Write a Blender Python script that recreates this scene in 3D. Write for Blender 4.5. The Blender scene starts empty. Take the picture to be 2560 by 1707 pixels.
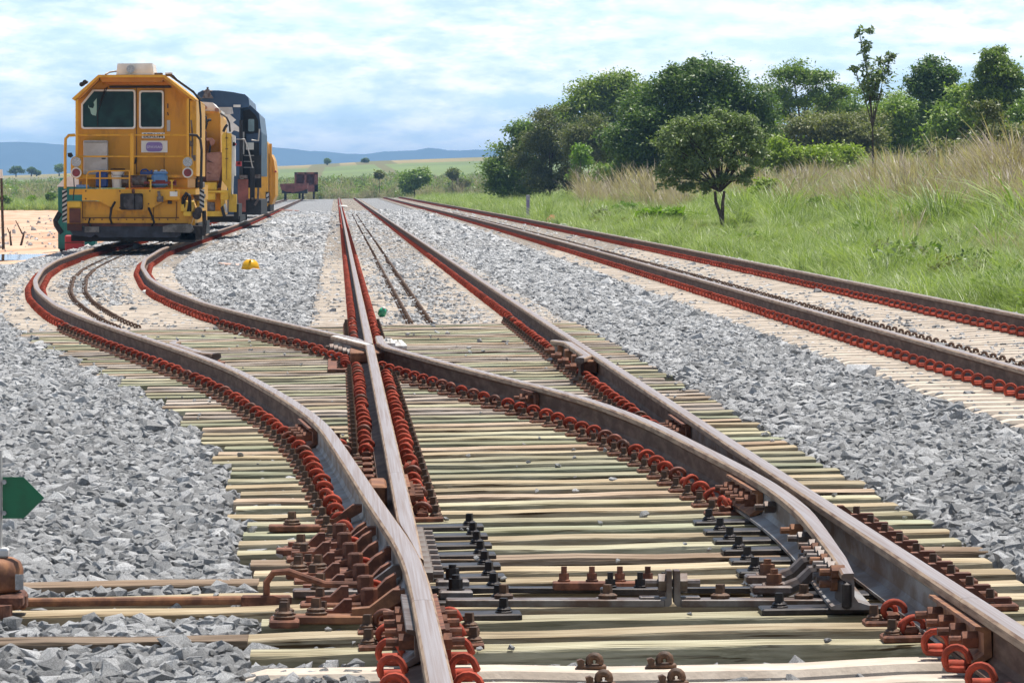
import bpy, bmesh, math, random
import numpy as np
from mathutils import Vector, Matrix
R = math.radians
rng = np.random.default_rng(7)
random.seed(7)
S = bpy.context.scene
COL = S.collection

# ------------------------------------------------------------------ camera, sky, sun, exposure
CZ = 1.484                      # eye height over the sleeper tops
F, VX, VY = 13000.0, 841.0, 464.0   # focal length and vanishing point, in pixels of the 2560 px photograph
cd = bpy.data.cameras.new('camera'); cam = bpy.data.objects.new('camera', cd); COL.objects.link(cam)
cam.location = (0, 0, CZ); cam.rotation_euler = (R(90), 0, 0)
cd.sensor_width = 36; cd.lens = F / 2560 * 36
cd.shift_x = (1280 - VX) / 2560; cd.shift_y = -(853.5 - VY) / 2560
cd.clip_start = 0.5; cd.clip_end = 60000
S.camera = cam

SUN_EL, SUN_AZ = 72.0, 42.0     # sun high, ahead of the camera and to the right
wd = bpy.data.worlds.new('World'); S.world = wd; wd.use_nodes = True
nt = wd.node_tree; N = nt.nodes; L = nt.links
N.clear()
def node(nt, t, **kw):
    n = nt.nodes.new(t)
    for k, v in kw.items():
        if k == 'inp':
            for kk, vv in v.items(): n.inputs[kk].default_value = vv
        else: setattr(n, k, v)
    return n
out = node(nt, 'ShaderNodeOutputWorld')
sky = node(nt, 'ShaderNodeTexSky', sky_type='NISHITA', sun_disc=False)
sky.sun_elevation = R(SUN_EL); sky.sun_rotation = R(SUN_AZ); sky.altitude = 300; sky.air_density = 1.0; sky.dust_density = 0.6
bg1 = node(nt, 'ShaderNodeBackground', inp={'Strength': 0.075})
geo0 = node(nt, 'ShaderNodeTexCoord'); sxyz = node(nt, 'ShaderNodeSeparateXYZ'); L.new(geo0.outputs['Generated'], sxyz.inputs[0])
low = node(nt, 'ShaderNodeMapRange'); low.inputs[1].default_value = 0.03; low.inputs[2].default_value = 0.14; low.inputs[3].default_value = 1.0; low.inputs[4].default_value = 0.0
L.new(sxyz.outputs['Z'], low.inputs[0])
mixb = node(nt, 'ShaderNodeMixRGB'); mixb.inputs[2].default_value = (7.9, 10.9, 13.3, 1)      # clear blue between the low clouds
lowm = node(nt, 'ShaderNodeMath', operation='MULTIPLY', inp={1: 0.9}); L.new(low.outputs[0], lowm.inputs[0])
L.new(lowm.outputs[0], mixb.inputs[0]); L.new(sky.outputs[0], mixb.inputs[1]); L.new(mixb.outputs[0], bg1.inputs[0])
tc = node(nt, 'ShaderNodeTexCoord')
mp1 = node(nt, 'ShaderNodeMapping'); mp1.inputs['Scale'].default_value = (24, 24, 96); mp1.inputs['Location'].default_value = (3.1, 1.7, 0.35)
L.new(tc.outputs['Generated'], mp1.inputs[0])
nz = node(nt, 'ShaderNodeTexNoise', inp={'Scale': 1.0, 'Detail': 8.0, 'Roughness': 0.6, 'Distortion': 0.15})
L.new(mp1.outputs[0], nz.inputs['Vector'])
nzp = node(nt, 'ShaderNodeTexNoise', inp={'Scale': 1.0, 'Detail': 6.0, 'Roughness': 0.6}); mpp = node(nt, 'ShaderNodeMapping'); mpp.inputs['Scale'].default_value = (70, 70, 190); L.new(tc.outputs['Generated'], mpp.inputs[0]); L.new(mpp.outputs[0], nzp.inputs['Vector'])
pm = node(nt, 'ShaderNodeMath', operation='MULTIPLY', inp={1: 0.42}); L.new(nzp.outputs[0], pm.inputs[0]); bmx = node(nt, 'ShaderNodeMath', operation='MULTIPLY_ADD', inp={1: 0.62}); L.new(nz.outputs[0], bmx.inputs[0]); L.new(pm.outputs[0], bmx.inputs[2])
cr = node(nt, 'ShaderNodeValToRGB'); cr.color_ramp.elements[0].position = 0.385; cr.color_ramp.elements[1].position = 0.56
L.new(bmx.outputs[0], cr.inputs[0])
# the sunlit tops and the greyer flat undersides of the same clouds
mp2 = node(nt, 'ShaderNodeMapping'); mp2.inputs['Scale'].default_value = (24, 24, 96); mp2.inputs['Location'].default_value = (3.1, 1.7, 0.55)
L.new(tc.outputs['Generated'], mp2.inputs[0])
nz2 = node(nt, 'ShaderNodeTexNoise', inp={'Scale': 1.0, 'Detail': 5.0, 'Roughness': 0.55, 'Distortion': 0.15})
L.new(mp2.outputs[0], nz2.inputs['Vector'])
sub = node(nt, 'ShaderNodeMath', operation='SUBTRACT'); L.new(bmx.outputs[0], sub.inputs[0]); L.new(nz2.outputs[0], sub.inputs[1])
cr2 = node(nt, 'ShaderNodeValToRGB')
cr2.color_ramp.elements[0].position = 0.0; cr2.color_ramp.elements[0].color = (0.58, 0.74, 0.90, 1)
cr2.color_ramp.elements[1].position = 1.0; cr2.color_ramp.elements[1].color = (0.97, 0.98, 1.0, 1)
mr = node(nt, 'ShaderNodeMapRange'); mr.inputs[1].default_value = -0.09; mr.inputs[2].default_value = 0.11
L.new(sub.outputs[0], mr.inputs[0]); L.new(mr.outputs[0], cr2.inputs[0])
bg2 = node(nt, 'ShaderNodeBackground', inp={'Strength': 1.28}); L.new(cr2.outputs[0], bg2.inputs[0])
covh = node(nt, 'ShaderNodeMapRange'); covh.inputs[1].default_value = 0.04; covh.inputs[2].default_value = 0.16; covh.inputs[3].default_value = 0.92; covh.inputs[4].default_value = 0.18
L.new(sxyz.outputs['Z'], covh.inputs[0])
cov = node(nt, 'ShaderNodeMath', operation='MULTIPLY'); L.new(cr.outputs[0], cov.inputs[0]); L.new(covh.outputs[0], cov.inputs[1])
mx = node(nt, 'ShaderNodeMixShader'); L.new(cov.outputs[0], mx.inputs[0]); L.new(bg1.outputs[0], mx.inputs[1]); L.new(bg2.outputs[0], mx.inputs[2])
L.new(mx.outputs[0], out.inputs[0])

sl = bpy.data.lights.new('sun', 'SUN'); sl.energy = 5.0; sl.angle = R(0.5); sl.color = (1.0, 0.955, 0.89)
so = bpy.data.objects.new('sun', sl); COL.objects.link(so)
sd = Vector((math.sin(R(SUN_AZ)) * math.cos(R(SUN_EL)), math.cos(R(SUN_AZ)) * math.cos(R(SUN_EL)), math.sin(R(SUN_EL))))
so.rotation_euler = (-sd).to_track_quat('-Z', 'Y').to_euler(); so.location = (0, 0, 60)
S.view_settings.view_transform = 'Standard'; S.view_settings.look = 'None'
S.view_settings.exposure = 0.38; S.view_settings.gamma = 1.0; S.view_settings.use_curve_mapping = False
S.cycles.max_bounces = 5; S.cycles.diffuse_bounces = 2; S.cycles.glossy_bounces = 2; S.cycles.transmission_bounces = 4
S.cycles.transparent_max_bounces = 8; S.cycles.volume_bounces = 0
S.cycles.use_denoising = True
S.cycles.caustics_reflective = False; S.cycles.caustics_refractive = False

# ------------------------------------------------------------------ helpers
def tag(o, label=None, cat=None, group=None, kind=None):
    if label: o['label'] = label
    if cat: o['category'] = cat
    if group: o['group'] = group
    if kind: o['kind'] = kind
    return o
def empty(name, loc, rot=(0, 0, 0)):
    o = bpy.data.objects.new(name, None); COL.objects.link(o); o.location = loc; o.rotation_euler = rot
    o.empty_display_size = 0.1
    return o
def PX(px, Y): return (px - VX) * Y / F
def PZ(py, Y): return CZ + (VY - py) * Y / F
def cf(x): return 0.018 * np.clip(x, -12, 12)          # cross fall of the formation
ORD = ['first','second','third','fourth','fifth','sixth','seventh','eighth','ninth','tenth','eleventh','twelfth','thirteenth',
       'fourteenth','fifteenth','sixteenth','seventeenth','eighteenth','nineteenth','twentieth','twenty-first','twenty-second','twenty-third',
       'twenty-fourth','twenty-fifth','twenty-sixth','twenty-seventh','twenty-eighth','twenty-ninth','thirtieth']

class MB:
    def __init__(s): s.v = []; s.f = []; s.m = []
    def add(s, vs, fs, mi=0):
        b = len(s.v); s.v.extend([tuple(map(float, p)) for p in vs])
        for f in fs: s.f.append([i + b for i in f]); s.m.append(mi)
        return s
    def box(s, x0, x1, y0, y1, z0, z1, mi=0, c=0.0):
        if c <= 0:
            v = [(x0,y0,z0),(x1,y0,z0),(x1,y1,z0),(x0,y1,z0),(x0,y0,z1),(x1,y0,z1),(x1,y1,z1),(x0,y1,z1)]
            return s.add(v, [(0,3,2,1),(4,5,6,7),(0,1,5,4),(1,2,6,5),(2,3,7,6),(3,0,4,7)], mi)
        def ring(d, z): return [(x0+d+c,y0+d,z),(x1-d-c,y0+d,z),(x1-d,y0+d+c,z),(x1-d,y1-d-c,z),(x1-d-c,y1-d,z),(x0+d+c,y1-d,z),(x0+d,y1-d-c,z),(x0+d,y0+d+c,z)]
        v = ring(c, z0) + ring(0, z0+c) + ring(0, z1-c) + ring(c, z1)
        fs = [tuple(range(7,-1,-1)), tuple(range(24,32))]
        for k in range(3):
            for i in range(8):
                j = (i+1) % 8; a = k*8
                fs.append((a+i, a+j, a+8+j, a+8+i))
        return s.add(v, fs, mi)
    def prism(s, pts, y0, y1, mi=0):                     # polygon in xz pushed along y
        n = len(pts); v = [(p[0], y0, p[1]) for p in pts] + [(p[0], y1, p[1]) for p in pts]
        fs = [tuple(range(n)), tuple(range(2*n-1, n-1, -1))] + [(i, (i+1) % n, n+(i+1) % n, n+i) for i in range(n)]
        fs = [tuple(reversed(f)) for f in fs]
        return s.add(v, fs, mi)
    def prismx(s, pts, x0, x1, mi=0):                    # polygon in yz pushed along x
        n = len(pts); v = [(x0, p[0], p[1]) for p in pts] + [(x1, p[0], p[1]) for p in pts]
        fs = [tuple(range(n-1, -1, -1)), tuple(range(n, 2*n))] + [(i, (i+1) % n, n+(i+1) % n, n+i) for i in range(n)]
        return s.add(v, fs, mi)
    def cyl(s, p0, p1, r0, r1=None, n=10, mi=0, cap=True, rot=0.0):
        r1 = r0 if r1 is None else r1
        p0 = Vector(p0); p1 = Vector(p1); d = (p1-p0).normalized()
        a = d.orthogonal().normalized() if abs(d.z) < 0.99 else Vector((1,0,0)); b = d.cross(a).normalized(); a = b.cross(d)
        v = []
        for p, r in ((p0, r0), (p1, r1)):
            for i in range(n):
                t = 2*math.pi*i/n + rot; v.append(p + a*math.cos(t)*r + b*math.sin(t)*r)
        fs = [(i, (i+1) % n, n+(i+1) % n, n+i) for i in range(n)]
        if cap: fs += [tuple(range(n-1,-1,-1)), tuple(range(n, 2*n))]
        return s.add(v, fs, mi)
    def lathe(s, c, prof, n=14, mi=0):                   # profile of (r, z) about a vertical axis
        v = []; fs = []
        for r, z in prof:
            for i in range(n):
                t = 2*math.pi*i/n; v.append((c[0]+r*math.cos(t), c[1]+r*math.sin(t), c[2]+z))
        for k in range(len(prof)-1):
            for i in range(n):
                j = (i+1) % n; fs.append((k*n+i, k*n+j, (k+1)*n+j, (k+1)*n+i))
        fs += [tuple(range(n-1,-1,-1)), tuple(range((len(prof)-1)*n, len(prof)*n))]
        return s.add(v, fs, mi)
    def tube(s, path, r, n=8, mi=0, cap=True):
        P = [Vector(p) for p in path]; m = len(P); rr = r if hasattr(r, '__len__') else [r]*m
        v = []; fs = []; up = None
        for k in range(m):
            d = (P[min(k+1, m-1)] - P[max(k-1, 0)]).normalized()
            if up is None: up = d.orthogonal().normalized()
            a = (up - d*up.dot(d)).normalized(); b = d.cross(a); up = a
            for i in range(n):
                t = 2*math.pi*i/n; v.append(P[k] + a*math.cos(t)*rr[k] + b*math.sin(t)*rr[k])
        for k in range(m-1):
            for i in range(n):
                j = (i+1) % n; fs.append((k*n+i, k*n+j, (k+1)*n+j, (k+1)*n+i))
        if cap: fs += [tuple(range(n-1,-1,-1)), tuple(range((m-1)*n, m*n))]
        return s.add(v, fs, mi)
    def build(s, name, mats, parent=None, org=(0,0,0), loc=None, smooth=False, angle=None, rot=None):
        me = bpy.data.meshes.new(name)
        o3 = org
        me.from_pydata([(p[0]-o3[0], p[1]-o3[1], p[2]-o3[2]) for p in s.v], [], s.f)
        if not isinstance(mats, (list, tuple)): mats = [mats]
        for m in mats: me.materials.append(m)
        if len(mats) > 1: me.polygons.foreach_set('material_index', s.m)
        if smooth: me.polygons.foreach_set('use_smooth', [True]*len(me.polygons))
        me.update()
        if smooth and angle: me.set_sharp_from_angle(angle=R(angle))
        o = bpy.data.objects.new(name, me); COL.objects.link(o)
        if parent is not None: o.parent = parent
        o.location = loc if loc is not None else (o3 if parent is None else (0,0,0))
        if rot: o.rotation_euler = rot
        return o
def copy_to(o, parent=None, loc=None, rot=None):
    c = o.copy(); COL.objects.link(c); c.parent = parent
    if loc is not None: c.location = loc
    if rot is not None: c.rotation_euler = rot
    return c
def copy_tree(o, parent=None, loc=None, rot=None):
    c = copy_to(o, parent, loc, rot)
    for ch in list(o.children): copy_tree(ch, c)
    return c

# ------------------------------------------------------------------ materials
def mat(name, col, rough=0.6, metal=0.0, var=0.15, scale=6.0, stretch=(1,1,1), col2=None, bump=0.0, bscale=None, detail=5.0, spec=0.4, rnd=0.0, lo=0.42, hi=0.62, bdist=0.01):
    m = bpy.data.materials.new(name); m.use_nodes = True; t = m.node_tree
    b = t.nodes['Principled BSDF']; b.inputs['Roughness'].default_value = rough; b.inputs['Metallic'].default_value = metal
    b.inputs['Specular IOR Level'].default_value = spec
    c1 = tuple(col) + (1,); c2 = tuple(col2 if col2 else [min(1, x*(1-var*2)) for x in col]) + (1,)
    tcn = node(t, 'ShaderNodeTexCoord'); mpn = node(t, 'ShaderNodeMapping'); mpn.inputs['Scale'].default_value = stretch
    t.links.new(tcn.outputs['Object'], mpn.inputs[0])
    nn = node(t, 'ShaderNodeTexNoise', inp={'Scale': scale, 'Detail': detail, 'Roughness': 0.62})
    t.links.new(mpn.outputs[0], nn.inputs['Vector'])
    if rnd > 0:
        oi = node(t, 'ShaderNodeObjectInfo')
        vs = node(t, 'ShaderNodeVectorMath', operation='SCALE'); vs.inputs[0].default_value = (13.7, 7.1, 5.3)
        t.links.new(oi.outputs['Random'], vs.inputs['Scale']); t.links.new(vs.outputs[0], mpn.inputs['Location'])
    rp = node(t, 'ShaderNodeValToRGB'); e = rp.color_ramp.elements
    e[0].position = lo; e[0].color = c2; e[1].position = hi; e[1].color = c1
    t.links.new(nn.outputs[0], rp.inputs[0])
    last = rp.outputs[0]
    if rnd > 0:
        mm = node(t, 'ShaderNodeMapRange'); mm.inputs[3].default_value = 1-rnd; mm.inputs[4].default_value = 1+rnd
        t.links.new(oi.outputs['Random'], mm.inputs[0])
        hs = node(t, 'ShaderNodeHueSaturation'); t.links.new(mm.outputs[0], hs.inputs['Value']); t.links.new(last, hs.inputs['Color'])
        last = hs.outputs[0]
    t.links.new(last, b.inputs['Base Color'])
    if bump > 0:
        bn = node(t, 'ShaderNodeBump', inp={'Strength': bump, 'Distance': bdist})
        if bscale:
            n2 = node(t, 'ShaderNodeTexNoise', inp={'Scale': bscale, 'Detail': 4.0}); t.links.new(mpn.outputs[0], n2.inputs['Vector'])
            t.links.new(n2.outputs[0], bn.inputs['Height'])
        else: t.links.new(nn.outputs[0], bn.inputs['Height'])
        t.links.new(bn.outputs[0], b.inputs['Normal'])
    return m
M = {}
M['stone'] = mat('ballast_stone', (0.56,0.56,0.55), 0.9, col2=(0.33,0.325,0.32), scale=11, bump=0.8, bscale=40, rnd=0.42, spec=0.2)
M['bed'] = mat('ballast_bed', (0.40,0.40,0.40), 0.9, var=0.33, scale=22, bump=1.0, bscale=26, bdist=0.05)
M['conc'] = mat('sleeper_concrete', (0.60,0.51,0.41), 0.85, col2=(0.46,0.38,0.30), scale=5, bump=0.25, bscale=60, rnd=0.10)
WOODS = [('pale green', (0.50,0.46,0.32), (0.27,0.25,0.155)), ('straw coloured', (0.52,0.44,0.30), (0.33,0.25,0.15)),
         ('weathered grey', (0.56,0.49,0.42), (0.21,0.16,0.12)), ('sandy', (0.54,0.43,0.32), (0.25,0.17,0.105)),
         ('greyish green', (0.40,0.40,0.28), (0.22,0.23,0.14)), ('old brown', (0.33,0.25,0.18), (0.16,0.11,0.07))]
for i, (n_, a_, b_) in enumerate(WOODS):
    m_ = mat('wood_' + n_.replace(' ', '_'), a_, 0.85, col2=b_, scale=3.0, stretch=(1.3, 20, 20), bump=0.7, rnd=0.24, lo=0.36, hi=0.60, detail=8, spec=0.2)
    t_ = m_.node_tree; bs = t_.nodes['Principled BSDF']; lk = bs.inputs['Base Color'].links[0].from_socket; mpn_ = [q for q in t_.nodes if q.type == 'MAPPING'][0]
    # drying cracks along the grain and soft dark stains
    ck = node(t_, 'ShaderNodeTexNoise', inp={'Scale': 2.2, 'Detail': 3.0, 'Roughness': 0.5}); mc = node(t_, 'ShaderNodeMapping'); mc.inputs['Scale'].default_value = (0.6, 1.0, 1.0)
    t_.links.new(mpn_.outputs[0], mc.inputs[0]); t_.links.new(mc.outputs[0], ck.inputs['Vector'])
    cr_ = node(t_, 'ShaderNodeValToRGB'); cr_.color_ramp.elements[0].position = 0.34; cr_.color_ramp.elements[0].color = (.22,.17,.12,1); cr_.color_ramp.elements[1].position = 0.42; cr_.color_ramp.elements[1].color = (1,1,1,1)
    t_.links.new(ck.outputs[0], cr_.inputs[0])
    st_ = node(t_, 'ShaderNodeTexNoise', inp={'Scale': 1.0, 'Detail': 4.0}); ms_ = node(t_, 'ShaderNodeMapping'); ms_.inputs['Scale'].default_value = (1.1, .16, .16)
    t_.links.new(mpn_.outputs[0], ms_.inputs[0]); t_.links.new(ms_.outputs[0], st_.inputs['Vector'])
    cs_ = node(t_, 'ShaderNodeValToRGB'); cs_.color_ramp.elements[0].position = 0.36; cs_.color_ramp.elements[0].color = (.55,.46,.36,1); cs_.color_ramp.elements[1].position = 0.56; cs_.color_ramp.elements[1].color = (1,1,1,1)
    t_.links.new(st_.outputs[0], cs_.inputs[0])
    m1_ = node(t_, 'ShaderNodeMixRGB', blend_type='MULTIPLY', inp={0: 1.0}); m2_ = node(t_, 'ShaderNodeMixRGB', blend_type='MULTIPLY', inp={0: 0.6})
    t_.links.new(lk, m1_.inputs[1]); t_.links.new(cr_.outputs[0], m1_.inputs[2]); t_.links.new(m1_.outputs[0], m2_.inputs[1]); t_.links.new(cs_.outputs[0], m2_.inputs[2]); t_.links.new(m2_.outputs[0], bs.inputs['Base Color'])
    M['wood%d' % i] = m_
M['rail'] = mat('rail_rust', (0.165,0.10,0.07), 0.75, 0.0, col2=(0.08,0.04,0.025), scale=7, stretch=(1,0.4,2.5), bump=0.2, spec=0.2, detail=8)
M['railgrey'] = mat('rail_grey_web', (0.27,0.265,0.265), 0.6, 0.1, col2=(0.15,0.105,0.08), scale=4, stretch=(1,0.7,2))
M['railtop'] = mat('rail_head_steel', (0.35,0.31,0.30), 0.45, 0.3, col2=(0.25,0.18,0.145), scale=5, stretch=(26,0.12,6), lo=0.34, hi=0.6)
M['rust'] = mat('rust_brown', (0.25,0.10,0.055), 0.8, 0.0, col2=(0.10,0.04,0.025), scale=18, bump=0.3)
M['rustlit'] = mat('rust_sunlit', (0.33,0.15,0.07), 0.75, 0.1, col2=(0.16,0.07,0.04), scale=12, bump=0.3)  # lighter copy of the brown rust, sunlight put into its colour
M['darkiron'] = mat('oily_iron', (0.055,0.045,0.042), 0.45, 0.4, col2=(0.024,0.02,0.019), scale=15)
M['steelgrey'] = mat('weathered_steel', (0.19,0.17,0.16), 0.5, 0.4, col2=(0.10,0.065,0.05), scale=9)
M['clip'] = mat('clip_red', (0.45,0.078,0.045), 0.8, spec=0.15, col2=(0.27,0.055,0.033), scale=22, rnd=0.22)
M['cliprust'] = mat('clip_rusty', (0.25,0.07,0.04), 0.6, col2=(0.13,0.05,0.03), scale=10, rnd=0.2)
M['insert'] = mat('insert_brown', (0.17,0.09,0.05), 0.7, col2=(0.07,0.04,0.025), scale=30)
M['whitepaint'] = mat('white_paint', (0.74,0.73,0.70), 0.5, col2=(0.50,0.47,0.43), scale=9)
M['black'] = mat('black_rubber', (0.018,0.018,0.019), 0.6, var=0.2)
M['yellow'] = mat('machine_yellow', (0.74,0.36,0.025), 0.45, col2=(0.42,0.19,0.03), scale=2.6, stretch=(1.6,1.6,.6), bump=0.03, lo=0.30, hi=0.48, detail=9)
M['yellowlit'] = mat('sunlit_yellow', (0.80,0.50,0.05), 0.4, col2=(0.66,0.38,0.03), scale=3)  # lit copy of the machine yellow, the sun is in the colour
M['orange'] = mat('hood_shade_yellow', (0.55,0.20,0.012), 0.5, col2=(0.44,0.155,0.01), scale=2)  # machine yellow deepened, shade under the hood painted into the colour
M['yellowshade'] = mat('shaded_yellow', (0.64,0.28,0.016), 0.5, col2=(0.45,0.185,0.018), scale=2.2, stretch=(1.8,1.8,.5), lo=0.28, hi=0.5, detail=9)  # darker copy of the machine yellow, shade on the cab front painted in
M['white'] = mat('machine_white', (0.84,0.81,0.75), 0.5, col2=(0.74,0.70,0.63), scale=3)
M['cabinet'] = mat('cabinet_grey_white', (0.55,0.53,0.50), 0.5, col2=(0.46,0.43,0.39), scale=4)
M['blueloco'] = mat('loco_blue', (0.035,0.085,0.17), 0.35, col2=(0.024,0.06,0.12), scale=1.0)
M['dark'] = mat('dark_underframe', (0.03,0.03,0.034), 0.6, col2=(0.014,0.013,0.013), scale=3)
M['blade'] = mat('plough_blade', (0.045,0.05,0.07), 0.4, 0.4, col2=(0.025,0.027,0.034), scale=3)
M['pinkrust'] = mat('faded_pink_steel', (0.45,0.24,0.18), 0.7, col2=(0.26,0.12,0.085), scale=2)
M['brownst'] = mat('brown_steel', (0.14,0.05,0.03), 0.7, col2=(0.07,0.025,0.018), scale=3)
M['teal'] = mat('teal_plastic', (0.02,0.22,0.19), 0.4, col2=(0.012,0.16,0.14), scale=2)
M['redpl'] = mat('red_plastic', (0.45,0.035,0.04), 0.5, col2=(0.36,0.03,0.035), scale=2)
M['bluepl'] = mat('blue_plastic', (0.03,0.075,0.28), 0.4, var=0.1)
M['lblue'] = mat('light_blue_plastic', (0.16,0.34,0.62), 0.35, var=0.1)
M['lampred'] = mat('red_lens', (0.22,0.006,0.012), 0.15, var=0.2)
M['lampclear'] = mat('clear_lens', (0.42,0.42,0.42), 0.2, 0.2, var=0.2, scale=40)
M['purple'] = mat('purple_sign', (0.27,0.19,0.45), 0.5, var=0.05)
M['signtext'] = mat('sign_lettering', (0.66,0.62,0.76), 0.5, var=0.02)
M['darktext'] = mat('dark_lettering', (0.06,0.06,0.09), 0.5, var=0.05)
M['green'] = mat('target_green', (0.015,0.15,0.065), 0.5, col2=(0.02,0.10,0.045), scale=6)
M['glass'] = mat('cab_glass', (0.006,0.022,0.022), 0.08, scale=1.6, spec=0.12, col2=(0.012,0.05,0.045))
M['hat'] = mat('hard_hat_yellow', (0.80,0.42,0.005), 0.35, var=0.05)
M['pet'] = mat('green_bottle', (0.05,0.46,0.22), 0.2, var=0.2, spec=0.7)
M['bark'] = mat('bark', (0.12,0.085,0.06), 0.9, var=0.3, scale=10, bump=0.4)
M['wagon'] = mat('wagon_brown', (0.30,0.10,0.075), 0.8, col2=(0.19,0.065,0.05), scale=2)
M['dirt'] = mat('bare_dirt', (0.60,0.42,0.29), 0.95, col2=(0.44,0.235,0.135), stretch=(1,.13,1), scale=0.8, bump=0.8, bscale=5, bdist=0.10, detail=9, lo=0.35, hi=0.6)
M['soil'] = mat('grass_soil', (0.13,0.17,0.05), 0.95, col2=(0.17,0.12,0.06), scale=0.5, bump=0.5, bscale=5, bdist=0.05)
M['field'] = mat('field_green', (0.17,0.225,0.065), 0.95, col2=(0.14,0.18,0.06), scale=0.02, stretch=(1,0.3,1))
M['fieldbrown'] = mat('field_straw', (0.34,0.25,0.11), 0.95, col2=(0.22,0.19,0.08), scale=0.03, stretch=(1,0.3,1))
M['scrubsoil'] = mat('scrub_soil', (0.21,0.19,0.12), 0.95, col2=(0.12,0.13,0.07), scale=0.15)
M['hills'] = mat('hill_forest', (0.045,0.08,0.085), 0.95, col2=(0.03,0.06,0.07), scale=0.004)
M['mud'] = mat('wet_mud', (0.40,0.19,0.10), 0.6, col2=(0.30,0.14,0.07), scale=1.5)
M['scrap'] = mat('pale_scrap', (0.62,0.42,0.33), 0.7, var=0.2)
M['anthill'] = mat('ant_mound', (0.42,0.17,0.07), 0.95, var=0.2, scale=9, bump=0.5)
M['postgrey'] = mat('post_grey', (0.45,0.43,0.47), 0.7, var=0.15)

def leafmat(name, c1, c2, scale=1.2):
    m = bpy.data.materials.new(name); m.use_nodes = True; t = m.node_tree; t.nodes.clear()
    o = node(t, 'ShaderNodeOutputMaterial'); d = node(t, 'ShaderNodeBsdfPrincipled', inp={'Roughness': 0.45, 'Specular IOR Level': 0.35})
    tr = node(t, 'ShaderNodeBsdfTranslucent'); mxs = node(t, 'ShaderNodeMixShader', inp={0: 0.34})
    g = node(t, 'ShaderNodeNewGeometry'); oi = node(t, 'ShaderNodeObjectInfo')
    tcn = node(t, 'ShaderNodeTexCoord'); nn = node(t, 'ShaderNodeTexNoise', inp={'Scale': scale, 'Detail': 2.0}); t.links.new(tcn.outputs['Object'], nn.inputs[0])
    a = node(t, 'ShaderNodeMath', operation='ADD'); t.links.new(g.outputs['Random Per Island'], a.inputs[0]); t.links.new(nn.outputs[0], a.inputs[1])
    a2 = node(t, 'ShaderNodeMath', operation='ADD'); t.links.new(a.outputs[0], a2.inputs[0]); t.links.new(oi.outputs['Random'], a2.inputs[1])
    ml = node(t, 'ShaderNodeMath', operation='MULTIPLY', inp={1: 0.36}); t.links.new(a2.outputs[0], ml.inputs[0])
    rp = node(t, 'ShaderNodeValToRGB'); e = rp.color_ramp.elements; e[0].position = 0.25; e[0].color = tuple(c1)+(1,); e[1].position = 0.8; e[1].color = tuple(c2)+(1,)
    t.links.new(ml.outputs[0], rp.inputs[0]); t.links.new(rp.outputs[0], d.inputs['Base Color'])
    br = node(t, 'ShaderNodeMixRGB', blend_type='MULTIPLY', inp={0: 1.0, 2: (1.3,1.5,0.6,1)}); t.links.new(rp.outputs[0], br.inputs[1]); t.links.new(br.outputs[0], tr.inputs[0])
    t.links.new(d.outputs[0], mxs.inputs[1]); t.links.new(tr.outputs[0], mxs.inputs[2]); t.links.new(mxs.outputs[0], o.inputs[0])
    return m
M['grass'] = leafmat('green_grass', (0.085,0.14,0.03), (0.35,0.415,0.15))
M['dry'] = leafmat('dry_grass', (0.20,0.15,0.115), (0.47,0.385,0.31))
M['leaf_dark'] = leafmat('dark_leaves', (0.065,0.12,0.022), (0.20,0.285,0.06))
M['leaf_mid'] = leafmat('mid_leaves', (0.085,0.15,0.022), (0.25,0.34,0.06))
M['leaf_yel'] = leafmat('yellow_green_leaves', (0.11,0.17,0.018), (0.29,0.37,0.05))
M['leaf_olive'] = leafmat('olive_leaves', (0.095,0.115,0.032), (0.26,0.265,0.10))
M['leaf_grey'] = leafmat('grey_green_leaves', (0.075,0.115,0.04), (0.235,0.29,0.12))
M['leaf_bright'] = leafmat('bright_leaves', (0.11,0.22,0.015), (0.24,0.36,0.04))
M['leaf_red'] = leafmat('red_leaves', (0.22,0.07,0.02), (0.42,0.18,0.06))

# ------------------------------------------------------------------ track geometry (plan: x across, Y away from the camera)
G = 1.67
XL, XR = 0.2708, 1.9408
def smooth_fn(pts, step=0.5, win=2.0, end=600):
    ys = np.array([p[0] for p in pts]); xs = np.array([p[1] for p in pts])
    g = np.arange(ys[0], end, step); v = np.interp(g, ys, xs)
    w = int(win/step); k = np.ones(2*w+1)/(2*w+1)
    for _ in range(2): v = np.convolve(np.pad(v, w, mode='edge'), k, 'valid')
    return lambda Y: np.interp(Y, g, v)
_xo1 = smooth_fn([(10,.2708),(18.0,.2708),(19,.2409),(20.4,.187),(24.5,.0567),(28.4,-.0722),(31.7,-.2856),(36.9,-.70),(40.9,-1.13),(44.8,-1.59),
    (48.6,-2.05),(53.4,-2.60),(58.7,-3.15),(64.8,-3.65),(69.4,-4.0),(75.9,-4.40),(87,-4.92),(97,-5.24),(112.7,-5.46),(125,-5.42),(150,-5.30),(190,-5.12),(260,-5.1),(330,-5.15),(600,-5.3)], 0.25, 1.0)
def XO(Y): return _xo1(Y)
_xi = smooth_fn([(17.0,1.72),(17.6,1.735),(19,1.79),(21.15,1.845),(23,1.827),(24.3,1.788),(27.7,1.69),(30.3,1.548),(32.6,1.347),(34.7,1.11),(38.2,.745),(41.8,.40),(43,.2708),(45,.05),(48.6,-.375)], 0.25, 0.75)
def XI(Y):
    Y = np.asarray(Y, float)
    return np.where(Y < 46, _xi(Y), XO(Y) + G)
_x3 = smooth_fn([(20,4.50),(35,4.56),(91,4.83),(150,5.0),(220,5.1),(600,5.1)], 2, 12)
def X3(Y): return _x3(Y)
RB = 0.022                        # rail foot height over the sleepers
HP = [(.07,0),(.07,.011),(.021,.026),(.0085,.045),(.0085,.116),(.03,.129),(.0365,.136),(.0355,.158),(.028,.166),(.010,.168)]
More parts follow.
